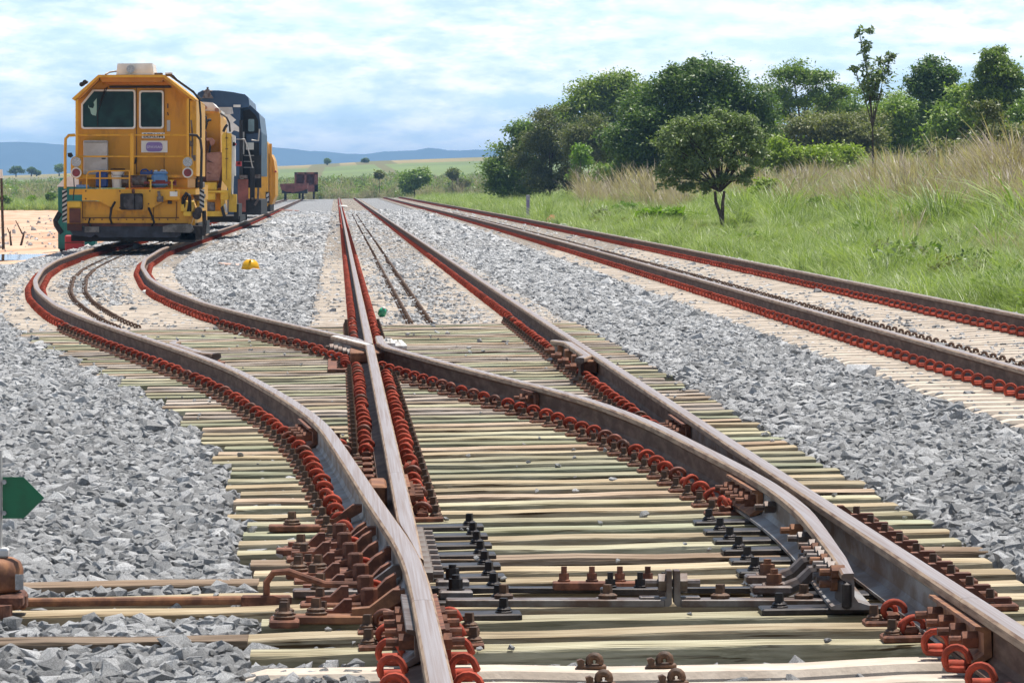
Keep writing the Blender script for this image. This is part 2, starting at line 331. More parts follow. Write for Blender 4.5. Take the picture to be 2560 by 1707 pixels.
PROF = [(-x, z) for x, z in HP] + [(x, z) for x, z in reversed(HP)]
NP_ = len(PROF)
TOPSEG = {8, 9, 10}; EDGESEG = {6, 7, 11, 12}
M['railedge'] = mat('rail_head_edge', (0.38,0.27,0.185), 0.7, 0.0, col2=(0.19,0.115,0.075), scale=6, stretch=(4,0.5,8), lo=0.36, hi=0.56, spec=0.2)
def rail(name, ys, fx, label, cat='rail', web='rail', clamp=None, parent=None, drop=None, group=None):
    b = MB(); n = len(ys)
    for Y in ys:
        xc = float(fx(Y)); dz = drop(Y) if drop else 0.0
        for (px_, pz_) in PROF:
            x = xc + px_
            if clamp: x = clamp(x, Y, pz_)
            z = pz_ if pz_ < 0.05 else pz_ - dz*(pz_-.05)/.118
            b.v.append((x, float(Y), RB + z + 0.018*xc))
    for k in range(n-1):
        for i in range(NP_):
            j = (i+1) % NP_
            b.f.append([k*NP_+i, (k+1)*NP_+i, (k+1)*NP_+j, k*NP_+j]); b.m.append(1 if i in TOPSEG else (2 if i in EDGESEG else 0))
    b.f.append(list(range(NP_))); b.m.append(0); b.f.append([(n-1)*NP_+i for i in range(NP_-1,-1,-1)]); b.m.append(0)
    o = b.build(name, [M[web], M['railtop'], M['railedge']], parent, org=(float(fx(ys[0])), float(ys[0]), 0) if parent is None else (0,0,0))
    if label: tag(o, label, cat, group)
    return o
def yr(a, b, s): return np.linspace(a, b, max(2, int(round((b-a)/s))+1))
HAZE = 1.4e-4
# ------------------------------------------------------------------ the setting: ground, hills, yard, ballast
def sst(t): t = np.clip(t, 0, 1); return t*t*(3-2*t)
def T(x, Y):
    x = np.asarray(x, float); Y = np.asarray(Y, float)
    z = cf(x) - .14 - .06*sst((-7.5-x)/1.5)
    near = 1 - sst((Y-330)/200)
    z = z + .13*sst((x-7.2)/0.8) + near*1.05*sst((x-10.5)/13)
    crest = np.clip(9.3 + .035*x, 4.5, 12.5)
    z = z + np.clip((Y-590)/1210, 0, 1)**1.15*crest - np.clip((Y-1800)/900, 0, 1)*16
    return z
def sheet(name, xs, ys, fz, m, kind='structure', label=None, mask=None):
    xs = np.asarray(xs, float); ys = np.asarray(ys, float); b = MB()
    X, Y = np.meshgrid(xs, ys); Z = fz(X, Y); nx = len(xs)
    b.v = [(float(a), float(c), float(d)) for a, c, d in zip(X.ravel(), Y.ravel(), Z.ravel())]
    for j in range(len(ys)-1):
        for i in range(nx-1):
            if mask is not None and not mask((xs[i]+xs[i+1])/2, (ys[j]+ys[j+1])/2): continue
            b.f.append([j*nx+i, j*nx+i+1, (j+1)*nx+i+1, (j+1)*nx+i])
    b.m = [0]*len(b.f)
    o = b.build(name, m, smooth=True); tag(o, label, None, None, kind); return o
gy = np.concatenate([np.arange(-20, 60, 4), np.geomspace(60, 600, 40), np.linspace(620, 1800, 40), np.linspace(1850, 2800, 12), np.geomspace(3000, 24000, 10)])
gx = np.concatenate([-np.geomspace(9000, 40, 22), np.arange(-36, 40, 1.5), np.geomspace(42, 9000, 22)])
sheet('ground', gx, gy, T, M['soil'])
sheet('dirt_yard', np.concatenate([np.linspace(-90,-20,16), np.linspace(-19,-6.6,16)]), np.concatenate([np.arange(40,200,6), np.arange(206,410,12)]),
      lambda x, y: T(x, y) + .012, M['dirt'], mask=lambda x, y: y < 392 + 14*math.sin(x*.21) and x < float(XO(y)) - 1.2)
sheet('crop_field', np.linspace(-320, 420, 75), np.linspace(690, 1730, 60), lambda x, y: T(x, y) + .02, M['field'], mask=lambda x, y: y < 1560 + 30*math.sin(x*.02) + x*.25 and x > -70 + 12*math.sin(y*.02))
sheet('straw_field', np.linspace(-520, 620, 75), np.linspace(1380, 2050, 40), lambda x, y: T(x, y) + .01, M['fieldbrown'])
sheet('scrub_ground', np.linspace(-330, 300, 64), np.linspace(585, 1380, 34), lambda x, y: T(x, y) + .008, M['scrubsoil'])
# the range of hills
hb = MB(); HY = 9000.0
ridge = [(-900,352),(-400,350),(0,356),(60,355),(170,362),(250,370),(420,372),(560,366),(680,368),(760,376),(850,383),(905,386),(960,379),(1040,376),(1072,370),(1086,371),(1120,377),(1215,374),(1400,380),(1700,374),(2100,384),(2600,378),(3300,386)]
rx = np.arange(-1400, 3800, 8.0); rv = np.interp(rx, [p[0] for p in ridge], [p[1] for p in ridge])
rv = rv + np.convolve(rng.normal(0, 1.6, len(rx)+4), np.ones(5)/5, 'valid')
nl = 9
for a, v in zip(rx, rv):
    ztop = PZ(v, HY)
    for k in range(nl):
        t = k/(nl-1)
        dy = (1-t)*1700*(1 + .25*math.sin(a*.021) + .15*math.sin(a*.057+1))
        zz = -10 + (ztop+10)*(t**1.25)
        hb.v.append((PX(a, HY), HY - dy, zz))
for i in range(len(rx)-1):
    for k in range(nl-1):
        hb.f.append([i*nl+k, (i+1)*nl+k, (i+1)*nl+k+1, i*nl+k+1]); hb.m.append(0)
tag(hb.build('hills', M['hills'], smooth=True), kind='structure')

# wooden bearers of the turnout, then concrete sleepers
TIES = [16.60]
while TIES[-1] < 54.9: TIES.append(TIES[-1] + .57 + rng.normal(0, .018))
TIES = np.array(TIES)
def left_end(i): 
    Y = TIES[i]; k = TIES[min(len(TIES)-1, (i//4)*4 + 3)]
    return float(min(-.27, XO(k) - .50)) + float(rng.normal(0, .012))
LEFT = np.array([left_end(i) for i in range(len(TIES))]); LEFT[TIES > 50] -= .0
def bed_z(x, Y):
    x = np.asarray(x, float); Y = np.asarray(Y, float)
    lim_l = np.where(Y < 60, -6.0, XO(Y) - np.where(Y < 105, 1.75, 1.05)); lim_r = X3(Y) + G + .75
    z = cf(x) - .048
    le = np.interp(Y, TIES, LEFT)
    z = np.where((Y < 55.3) & (x > le) & (x < 2.52), z - .05, z)
    z = z - .22*sst((lim_l - x)/.7) - .2*sst((x - lim_r)/.6)
    return z
bx = np.arange(-9.0, 9.01, .30)
sheet('ballast_bed', bx, np.concatenate([np.arange(6, 60, .75), np.arange(60, 150, 2), np.arange(150, 600, 6)]), bed_z, M['bed'],
      mask=lambda x, y: x > float(XO(y)) - 2.6 if y > 60 else True)

# stones: one object, angular fragments instanced on points
src = bpy.data.collections.new('stone_shapes')
for k in range(14):
    bm = bmesh.new()
    pts = rng.normal(size=(13, 3)); pts /= np.linalg.norm(pts, axis=1)[:, None]
    pts *= np.array([1.25, .95, .72]) * rng.uniform(.75, 1.15, (13, 1))
    for p in pts: bm.verts.new(p)
    r_ = bmesh.ops.convex_hull(bm, input=bm.verts)
    me = bpy.data.meshes.new('stone_shape'); bm.to_mesh(me); bm.free(); me.materials.append(M['stone'])
    src.objects.link(bpy.data.objects.new('stone_shape', me))
def patch_noise(x, y):                                    # cheap smooth noise for bare patches
    return .5 + .5*np.sin(x*5.1 + 1.3*np.sin(y*.63+.7))*np.sin(y*.9 + 1.7*np.sin(x*2.3))
P_, RO, SC, ID = [], [], [], []
def stones_for(Y0, Y1, dens, smul):
    ys = np.arange(Y0, Y1, .5)
    for y in ys:
        xa = max(-VX*y/F - 1.3, float(XO(y)) - 2.3 if y > 60 else -5.5); xb = min((2560-VX)*y/F + 1.3, float(X3(y)) + G + .95)
        n = rng.poisson((xb-xa)*.5*dens)
        if n == 0: continue
        x = rng.uniform(xa, xb, n); Y = rng.uniform(y, y+.5, n)
        z = bed_z(x, Y) + .020 + rng.uniform(-.012, .022, n); p = np.ones(n); sc = np.exp(rng.normal(0, .34, n))*.0252*smul
        nb = patch_noise(x, Y)
        i = np.clip(np.searchsorted(TIES, Y), 1, len(TIES)-1); near = np.minimum(np.abs(TIES[i]-Y), np.abs(TIES[i-1]-Y))
        le = np.interp(Y, TIES, LEFT)
        wood = (Y < 55.3) & (Y > 16.35)
        inside = wood & (x > le - .03) & (x < 2.55)
        inside = inside | ((Y > 17.95) & (Y < 19.15) & (x < le))
        crib = inside & (near > .165)
        ontie = inside & (near <= .165)
        z = np.where(crib, cf(x) - .075 + rng.uniform(-.015, .012, n), z); p = np.where(crib, .55, p); sc = np.where(crib, sc*.9, sc)
        z = np.where(ontie, cf(x) + .012, z); p = np.where(ontie, .005, p); sc = np.where(ontie, sc*.55, sc)
        p = np.where(inside & (x < 0) & (Y < 29) & crib, .9, p); z = np.where(inside & (x < .1) & (Y < 29) & crib, z + .028, z)
        # concrete parts
        def track(xl, on, inner_p, left_p, right_p):
            nonlocal p, z, sc
            d = x - xl; zone = on & (d > -.58) & (d < G + .58)
            q = np.where(d < -.11, left_p, np.where(d > G + .11, right_p, inner_p))
            rw = (np.abs(d) < .185) | (np.abs(d - G) < .185)
            q = np.where(rw, .03, q)
            p = np.where(zone, q*.8, p); z = np.where(zone, cf(x) - .020 + rng.uniform(-.012, .012, n), z); sc = np.where(zone, sc*.80, sc)
        track(XL, (Y > 55.3), np.clip(.25 + .55*(nb-.25), .12, .75), .16, .75)
        track(XO(Y), (Y > 55.2), np.where(Y < 67, .05, np.where(Y < 75, .22, np.clip(.1+.6*nb, .1, .6))), np.where(Y < 70, .12, .4), np.where(Y < 75, .35, .12))
        track(X3(Y), np.ones(n, bool), np.clip(.03 + .10*nb, 0, .2), .10, .55)
        track(XL, (Y < 16.2), .25 + 0*Y, .7, .8); z = np.where((Y < 16.2) & (x > XL) & (x < XR), cf(x) - .055, z)
        rows = ((Y < 16.2))
        keep = rng.uniform(0, 1, n) < p
        keep &= ~((x < -.26) & (x > -2.0) & ((np.abs(Y-19.48) < .125) | (np.abs(Y-17.06) < .11)) & (rng.uniform(0,1,n) > .12))
        # keep stones off the running rails
        for xr_ in (XL, XR, XO(Y), XI(Y), X3(Y), X3(Y)+G): keep &= np.abs(x - xr_) > .075
        if not keep.any(): continue
        m = keep.sum(); P_.append(np.stack([x[keep], Y[keep], z[keep]], 1)); RO.append(rng.uniform(-.55, .55, (m, 3)) + np.array([0,0,1])*rng.uniform(0, 6.28, (m, 1)))
        SC.append(sc[keep]); ID.append(rng.integers(0, 14, m))
stones_for(12.5, 30, 860, 1.0); stones_for(30, 60, 560, 1.06); stones_for(60, 130, 230, 1.38); stones_for(130, 300, 60, 2.2)
ny = 420; yy_ = rng.uniform(112, 380, ny); xx_ = -7.8 - rng.uniform(0, 1, ny)*.062*yy_*.5; P_.append(np.stack([xx_, yy_, T(xx_, yy_) + .02], 1)); RO.append(rng.uniform(-3, 3, (ny, 3))); SC.append(np.exp(rng.normal(0, .5, ny))*.05); ID.append(rng.integers(0, 14, ny))
P_ = np.concatenate(P_); RO = np.concatenate(RO); SC = np.concatenate(SC); ID = np.concatenate(ID)
print('stones', len(P_))

def scatter(name, pts, rot, scl, idx, coll, label=None):
    me = bpy.data.meshes.new(name); me.vertices.add(len(pts)); me.vertices.foreach_set('co', np.asarray(pts, np.float32).ravel())
    a = me.attributes.new('rot', 'FLOAT_VECTOR', 'POINT'); a.data.foreach_set('vector', np.asarray(rot, np.float32).ravel())
    s_ = np.asarray(scl, np.float32)
    a = me.attributes.new('scl', 'FLOAT_VECTOR', 'POINT'); a.data.foreach_set('vector', (np.repeat(s_[:, None], 3, 1) if s_.ndim == 1 else s_).ravel())
    a = me.attributes.new('idx', 'INT', 'POINT'); a.data.foreach_set('value', np.asarray(idx, np.int32))
    o = bpy.data.objects.new(name, me); COL.objects.link(o)
    g = bpy.data.node_groups.new(name + '_nodes', 'GeometryNodeTree')
    g.interface.new_socket('Geometry', in_out='INPUT', socket_type='NodeSocketGeometry'); g.interface.new_socket('Geometry', in_out='OUTPUT', socket_type='NodeSocketGeometry')
    gi = g.nodes.new('NodeGroupInput'); go = g.nodes.new('NodeGroupOutput'); ip = g.nodes.new('GeometryNodeInstanceOnPoints')
    ci = g.nodes.new('GeometryNodeCollectionInfo'); ci.inputs['Collection'].default_value = coll; ci.inputs['Separate Children'].default_value = True; ci.inputs['Reset Children'].default_value = True
    def at(n_, t):
        q = g.nodes.new('GeometryNodeInputNamedAttribute'); q.data_type = t; q.inputs['Name'].default_value = n_; return q.outputs['Attribute']
    e2r = g.nodes.new('FunctionNodeEulerToRotation')
    g.links.new(gi.outputs[0], ip.inputs['Points']); g.links.new(ci.outputs[0], ip.inputs['Instance']); ip.inputs['Pick Instance'].default_value = True
    g.links.new(at('idx', 'INT'), ip.inputs['Instance Index']); g.links.new(at('rot', 'FLOAT_VECTOR'), e2r.inputs[0]); g.links.new(e2r.outputs[0], ip.inputs['Rotation'])
    g.links.new(at('scl', 'FLOAT_VECTOR'), ip.inputs['Scale']); g.links.new(ip.outputs[0], go.inputs[0])
    md = o.modifiers.new('scatter', 'NODES'); md.node_group = g
    tag(o, label, None, None, 'stuff'); return o
scatter('ballast_stones', P_, RO, SC, ID, src, 'grey crushed stone ballast lying round all the tracks')

# puddle and mud at the edge of the yard
def blob(name, cx, cy, rx_, ry_, z, m, seed, n=36):
    r2 = np.random.default_rng(seed); b = MB(); ph = r2.uniform(0, 6.28, 4); v = [(cx, cy, z)]
    for i in range(n):
        t = 2*math.pi*i/n; k = 1 + .22*math.sin(3*t+ph[0]) + .13*math.sin(5*t+ph[1]) + .08*math.sin(9*t+ph[2])
        v.append((cx+rx_*k*math.cos(t), cy+ry_*k*math.sin(t), z))
    b.add(v, [(0, 1+i, 1+(i+1) % n) for i in range(n)])
    return tag(b.build(name, m), kind='structure')
wm = bpy.data.materials.new('puddle_water'); wm.use_nodes = True
wb = wm.node_tree.nodes['Principled BSDF']; wb.inputs['Base Color'].default_value = (.12,.085,.06,1); wb.inputs['Roughness'].default_value = .04; wb.inputs['Specular IOR Level'].default_value = .9
blob('mud', -9.2, 122, 2.6, 13, float(T(-9.2,122)) + .035, M['mud'], 3)
blob('puddle', -8.2, 127, 1.7, 5.5, float(T(-8.2,127)) + .055, wm, 5)
blob('mud', -8.95, 121.5, .75, 2.0, float(T(-9.0,121)) + .075, M['mud'], 8)

# ------------------------------------------------------------------ rails
Ys = lambda a, b, s=.5: yr(a, b, s)
far = np.concatenate([yr(60, 140, 2), yr(144, 560, 8)])
rail('rail', Ys(10.5,16.2), lambda Y: XL, 'near left rail running out of the bottom of the photo up to the bright fishplate')
rail('rail', Ys(10.5,15.9), lambda Y: XR, 'near right rail leaving the photo at its bottom right corner')
rail('rail', Ys(16.206,29.2,.25), XO, 'grey bent stock rail on the left side of the switch', web='railgrey')
rail('rail', np.concatenate([Ys(29.206,60), far[1:]]), XO, 'outer curved rail sweeping left towards the yellow track machine')
rail('rail', Ys(15.906,28.9), lambda Y: XR, 'grey stock rail beside the open switch blade', web='railgrey')
rail('rail', np.concatenate([Ys(28.906,60), far[1:]]), lambda Y: XR, 'long straight rail right of the crossing running to the horizon')
def clampL(x, Y, pz):                                    # planed against the stock rail
    xo = float(XO(Y)); lim = xo + (.0375 if pz > .12 else (.012 if pz > .03 else .072))
    return max(x, min(lim, XL + .03))
def clampR(x, Y, pz):
    lim = XR - (.042 if pz > .12 else (.04 if pz > .03 else .074))
    w = float(np.interp(Y, [17.55, 21.5], [.006, .0365]))
    if pz > .12: lim = min(lim, float(XI(Y)) + w)
    return min(x, lim)
rail('switch_rail', Ys(18.25,23.4,.2), lambda Y: XL, 'closed switch blade lying tight against the bent stock rail', 'switch rail', web='rail', clamp=clampL, drop=lambda Y: float(np.interp(Y,[18.25,20.2],[.016,0])))
rail('rail', Ys(23.406,42.2), lambda Y: XL, 'middle straight rail between two rows of red clips, before the crossing')
swr = rail('switch_rail', Ys(17.55,22.8,.2), XI, 'open switch blade with a pointed dark tip and a row of bolts', 'switch rail', web='railgrey', clamp=clampR, drop=lambda Y: float(np.interp(Y,[17.55,18.0,20.0],[.045,.02,0])))
rail('rail', Ys(22.806,41.6), XI, 'diagonal closure rail from the open blade to the crossing')
rail('rail', np.concatenate([Ys(45.3,60), far[1:]]), lambda Y: XL, 'straight rail running on from the crossing between red clip rows')
rail('rail', np.concatenate([Ys(45.3,60), far[1:]]), XI, 'inner curved rail of the siding, under the right wheels of the machine')
third = np.concatenate([np.arange(26, 60, 1.0), far])
rail('rail', third, X3, 'left rail of the right hand track')
rail('rail', third, lambda Y: X3(Y)+G, 'right rail of the right hand track, next to the grass')
b = MB(); b.box(float(XI(17.55))-.035, float(XI(17.55))-.002, 17.535, 17.80, RB+.004+.03, RB+.03+.095, 0, .008); b.build('tip_block', M['darkiron'], swr, org=swr.location)
# crossing (frog)
fr = empty('crossing', (XL, 43, 0)); tag(fr, 'rail crossing with white painted wing rail where two rails meet', 'crossing')
inn = lambda Y: XL - .118*(Y-43.0)
def part_rail(name, ys, fx, web, clamp=None, drop=None):
    b = rail(name, ys, fx, None, web=web, clamp=clamp, parent=None, drop=drop); b.parent = fr; b.location = Vector(b.location) - Vector(fr.location); return b
part_rail('point_rail', Ys(43.2,45.3,.2), lambda Y: XL, 'steelgrey', drop=lambda Y: float(np.interp(Y,[43.2,43.9],[.02,0])))
part_rail('point_rail', Ys(43.2,45.3,.2), lambda Y: XL + (float(XI(45.3))-XL)*(Y-43.0)/2.3, 'steelgrey', drop=lambda Y: float(np.interp(Y,[43.2,43.9],[.02,0])))
wl = part_rail('wing_rail', Ys(42.2,44.9,.15), lambda Y: min(XL, XL - .108*(Y-42.25)), 'railgrey')
wl.data.materials[1] = M['whitepaint']; wl['label'] = 'white painted wing rail on the left'
part_rail('wing_rail', Ys(41.6,44.6,.15), lambda Y: max(XL + .095, float(XI(41.6)) - (float(XI(41.6))-XL-.095)*(Y-41.6)/1.2), 'rail')
b = MB(); b.box(-.16,.20,-.9,1.3,.05,.135,0,.01); b.build('spacer_block', M['rustlit'], fr)
b = MB(); b.box(-.34,.36,-1.6,2.2,.002,.021); b.build('base_plate', M['rust'], fr)
def bolt_side(b, p, d, r=.018, l=.05, nut=.026):
    p = Vector(p); d = Vector(d); b.cyl(p, p+d*l*.55, nut, n=6); b.cyl(p+d*l*.5, p+d*l, r*.8, n=8)
for k in range(7):
    Y = 42.5 + k*.34; b = MB(); bolt_side(b, (XL-.108*(Y-42.25)-.045, Y, .10), (-1,-.15,0), .02, .07, .03)
    o = b.build('bolt', M['steelgrey'], fr, org=fr.location)
for q_ in ((.10,.22,.2,.45,.10,.215), (.17,.32,.45,.85,.08,.185)):
    b = MB(); b.box(*q_,0,.04); b.build('paint_lump', M['whitepaint'], fr)
# check rails
def check_rail(y0, y1, fx, off, label):
    r0 = empty('check_rail', (float(fx(y0))+off, y0, 0)); tag(r0, label, 'check rail')
    o = rail('rail_bar', Ys(y0, y1, .3), lambda Y: float(fx(Y)) + off*(1 + .55*max(0, abs(Y-(y0+y1)/2)/((y1-y0)/2) - .75)/.25), None, web='steelgrey'); o.parent = r0; o.location = (0,0,0)
    for Y in np.linspace(y0+.3, y1-.3, 4):
        b = MB(); s_ = 1 if off > 0 else -1; xx = float(fx(Y))
        b.box(*sorted((xx+s_*.012, xx+off-s_*.012)), Y-.09, Y+.09, RB+.04+.018*xx, RB+.135+.018*xx, 0, .008); b.build('spacer_block', M['rustlit'], r0, org=r0.location)
        for dy_ in (-.04, .05):
            b = MB(); bolt_side(b, (xx+off+s_*.012, Y+dy_, RB+.085+.018*xx), (s_,0,0), .02, .08, .03); b.build('bolt', M['rust'], r0, org=r0.location)
check_rail(38.2, 42.6, lambda Y: XR, -.155, 'short grey check rail beside the straight rail right of the crossing')
check_rail(40.6, 44.2, XO, .165, 'short grey check rail inside the outer curved rail')
# joint bars with bolts
def fishplate(y0, y1, fx, side, label, m='rust', nb=4, z=0.0):
    Y = (y0+y1)/2; xx = float(fx(Y)); r0 = empty('fishplate', (xx, Y, 0)); tag(r0, label, 'fishplate', 'fishplates bolted to the rails')
    sl_ = (float(fx(y1))-float(fx(y0)))/(y1-y0)
    r0.rotation_euler = (0, -.018, -math.atan(sl_))
    s_ = side; h = (y1-y0)/2; zb = RB+.018*xx*0
    b = MB(); b.prism([(s_*.010,zb+.042),(s_*.045,zb+.022),(s_*.068,zb+.018),(s_*.068,zb+.028),(s_*.034,zb+.05),(s_*.034,zb+.112),(s_*.060,zb+.122),(s_*.058,zb+.132),(s_*.012,zb+.1275)][::(1 if s_ > 0 else -1)], -h, h); b.build('plate', M[m], r0)
    for k in range(nb):
        y = -h + (k+.5)*2*h/nb; b = MB(); bolt_side(b, (s_*.034, y, zb+.08), (s_,0,0), .016, .085, .027); b.build('bolt', M['rust'], r0)
    r0.location.z = .018*xx
fishplate(15.55, 16.9, lambda Y: XL, -1, 'shiny fishplate on the left face of the near left rail', 'steelgrey')
fishplate(15.55, 16.9, lambda Y: XL, 1, 'rusty fishplate on the right face of the near left rail')
fishplate(15.3, 16.5, lambda Y: XR, -1, 'rusty bolted fishplate on the near right rail', 'rustlit')
fishplate(28.6, 29.8, XO, -1, 'brown fishplate joining the outer curved rail behind the grey bent rail')
fishplate(28.3, 29.5, lambda Y: XR, -1, 'brown fishplate on the straight right rail between the diagonal rail and red clips')
fishplate(22.2, 23.4, XI, -1, 'rusty fishplate at the heel of the open switch blade', 'rustlit', 5)
fishplate(33.0, 33.5, XI, -1, 'small joint plate halfway along the diagonal closure rail', 'rust', 2)
fishplate(22.9, 23.9, lambda Y: XL, 1, 'rusty fishplate at the heel of the closed switch blade', 'rustlit', 4)
# heel spacer between the bent stock rail and the middle rail
hs = MB(); y0 = 23.2
hs.box(float(XO(23.2))+.05, XL-.045, 23.15, 23.75, .055, .15, 0, .01); tag(hs.build('heel_block', M['rustlit'], org=(XL-.1, 23.4, 0)), 'brown cast block between the bent stock rail and the middle rail', 'block')
# ------------------------------------------------------------------ sleepers and their fastenings
def arc(cx, cz, r, a0, a1, n, y0, y1): 
    return [(cx + r*math.cos(R(a0+(a1-a0)*i/(n-1))), y0+(y1-y0)*i/(n-1), cz + r*math.sin(R(a0+(a1-a0)*i/(n-1)))) for i in range(n)]
def clip_mesh(m, n=8, seg=12, r=.0108):
    b = MB(); path = [(.036,-.020,.022)] + arc(0, .030, .033, 12, 232, seg, -.028, .002) + [(-.012,.010,.004),(.006,.016,.003),(.022,.020,.004)]
    b.tube([(p[0], p[1], p[2]*.82) for p in path], r, n)
    p2 = arc(.0, .020, .020, -20, 190, 6, .012, .03); b.tube(p2, r*.85, max(4, n-2))
    return b.build('rail_clip', m, smooth=True, angle=60)
CL = [clip_mesh(M['clip']), clip_mesh(M['cliprust'])]
def clip_shoulder_mesh():                                 # clip of the concrete sleepers: a red body under the loop
    b = MB(); b.tube([(.040,-.020,.030)] + arc(0, .036, .036, 12, 232, 10, -.030, .0) + [(.0,-.012,.006),(.026,-.014,.006)], .0112, 7)
    b.box(-.036,.040,-.005,.05,-.004,.030,0,.008)
    return b.build('rail_clip', M['clip'], smooth=True, angle=50)
CLC = clip_shoulder_mesh()
def bolt_mesh():
    b = MB(); b.lathe((0,0,0), [(.029,0),(.030,.006),(.025,.010),(.027,.014),(.020,.021),(.014,.023)], 10)
    b.cyl((0,0,.022),(0,0,.052),.0195,.0175,4,rot=.5); return b.build('bolt', M['insert'])
def plate_mesh():
    b = MB(); b.box(-.20,.20,-.07,.07,-.004,.0205,0,.006)
    for s_ in (-1, 1): b.box(*sorted((s_*.082, s_*.135)), -.03, .045, .018, .045, 0, .008)
    return b.build('tie_plate', M['rust'])
def insert_mesh():
    b = MB(); b.tube(arc(0,.020,.0165,-30,210,9,0,.004), .0125, 8)
    b.box(-.036,.036,-.012,.03,-.006,.010,0,.004); b.prism([(-.036,-.004),(-.030,.022),(-.04,.028),(-.054,.024),(-.050,.008),(-.06,-.004)], -.010, .028)
    return b.build('cast_shoulder', M['insert'], smooth=True, angle=45)
def hex_mesh(h=.052, r=.024, m='rust'):
    b = MB(); b.lathe((0,0,0), [(.034,0),(.035,.008),(.029,.011)], 12); b.cyl((0,0,.012),(0,0,h-.006),r,n=6); b.cyl((0,0,h-.006),(0,0,h),r,r*.82,6); return b.build('hex_bolt', M[m])
def brace_mesh(side=-1):                                  # cast brace leaning on the stock rail from outside
    b = MB(); s_ = side
    b.box(*sorted((s_*.05, s_*.36)), -.075,.075,-.003,.0205,0,.006)
    pts = [(s_*.020,.045),(s_*.10,.026),(s_*.20,.022),(s_*.20,.036),(s_*.14,.050),(s_*.09,.066),(s_*.058,.098),(s_*.022,.118)]
    b.prism(pts[::(1 if s_ > 0 else -1)], -.045, .045)
    pts = [(s_*.19,.020),(s_*.34,.020),(s_*.34,.040),(s_*.255,.040),(s_*.215,.075),(s_*.19,.075)]
    b.prism(pts[::(1 if s_ > 0 else -1)], -.035, .035)
    return b.build('rail_brace', M['rust'])
def slide_mesh(x0, x1):
    b = MB(); b.box(x0, x1, -.085, .085, -.004, .0205, 0, .005); return b
BOLT, PLATE, INS, HEX = bolt_mesh(), plate_mesh(), insert_mesh(), hex_mesh()
HEXL = hex_mesh(.072, .029, 'rust'); BRL, BRR = brace_mesh(-1), brace_mesh(1)
BOLTD = bolt_mesh(); BOLTD.data.materials[0] = M['darkiron']
protos = [*CL, CLC, BOLT, PLATE, INS, HEX, HEXL, BRL, BRR, BOLTD]

def wood_mesh(length, w, mi, seed):
    r2 = np.random.default_rng(seed); n = max(8, int(length/.16)); b = MB()
    jit = lambda s: np.convolve(r2.normal(0, s, n+3), [.25,.5,.25,0], 'same')[:n+1]
    jf, jb, jt, js = jit(.010), jit(.009), jit(.004), jit(.007)
    if r2.uniform() < .35:                                # a split along the front edge
        k0 = int(r2.integers(1, max(2, n-5))); k1 = k0 + int(r2.integers(2, 5)); jf[k0:k1] += r2.uniform(.012, .03); js[k0:k1] -= .012
    xs = np.linspace(-length/2, length/2, n+1)
    for i, x in enumerate(xs):
        h = w/2
        b.v += [(x,-h+jf[i]*.4,-.2),(x,-h+jf[i],-.006+js[i]*.8),(x,-h+.004+jf[i],jt[i]-.0005),(x,0,jt[i]+.002),(x,h-.012+jb[i],jt[i]),(x,h+jb[i],-.03),(x,h,-.2)]
    for i in range(n):
        for k in range(6):
            b.f.append([i*7+k,(i+1)*7+k,(i+1)*7+k+1,i*7+k+1]); b.m.append(0)
    b.f.append([6,5,4,3,2,1,0]); b.m.append(0); b.f.append([n*7+k for k in range(7)]); b.m.append(0)
    return b
def slope(fx, Y): return (float(fx(Y+.4)) - float(fx(Y-.4)))/.8
used_clip = 0
def put(proto, parent, x, y=0.0, z=0.0, rz=0.0, name=None):
    c = copy_to(proto, parent, (x, y, z), (0, 0, rz))
    return c
def fasten(t, cx, xr_, sl_, left=True, right=True, plate=True, red=None):
    rz = -math.atan(sl_); xx = xr_ - cx
    if plate:
        p = put(PLATE, t, xx, 0, 0, rz)
        if left: put(BOLT, p, -.168, -.02, .018)
        if right: put(BOLT, p, .168, -.02, .018)
    for ok, s_ in ((left, -1), (right, 1)):
        if not ok: continue
        cl = CL[1] if rng.uniform() < .18 else CL[0]
        put(cl, t, xx + s_*.108, rng.normal(0, .012), .030 - abs(rng.normal(0,.003)), rz + rng.normal(0, .24) + (rng.choice([-1.0, .9]) if rng.uniform() < .07 else 0))
wood_root = []
marks = [('the two front concrete sleepers', 16.0), ('the steel stretcher bar', 18.3), ('the heel of the open blade', 23.0), ('the joint in the bent stock rail', 29.3), ('the crossing', 43.2)]
seq = [0,1,0,5,0,1,1,5,0,1,4,0,1,0,3,1,1,0,4,0,0,1,3,4,0,0,1,3,4,0,2,2,0,3,2,2,4,0,2,2,4,0,0,2,3,4,0,2,2,3,4,2,0,2,2,3,4,0,4,3,2,4,0,0,2,3,4,2]
cnt = {}
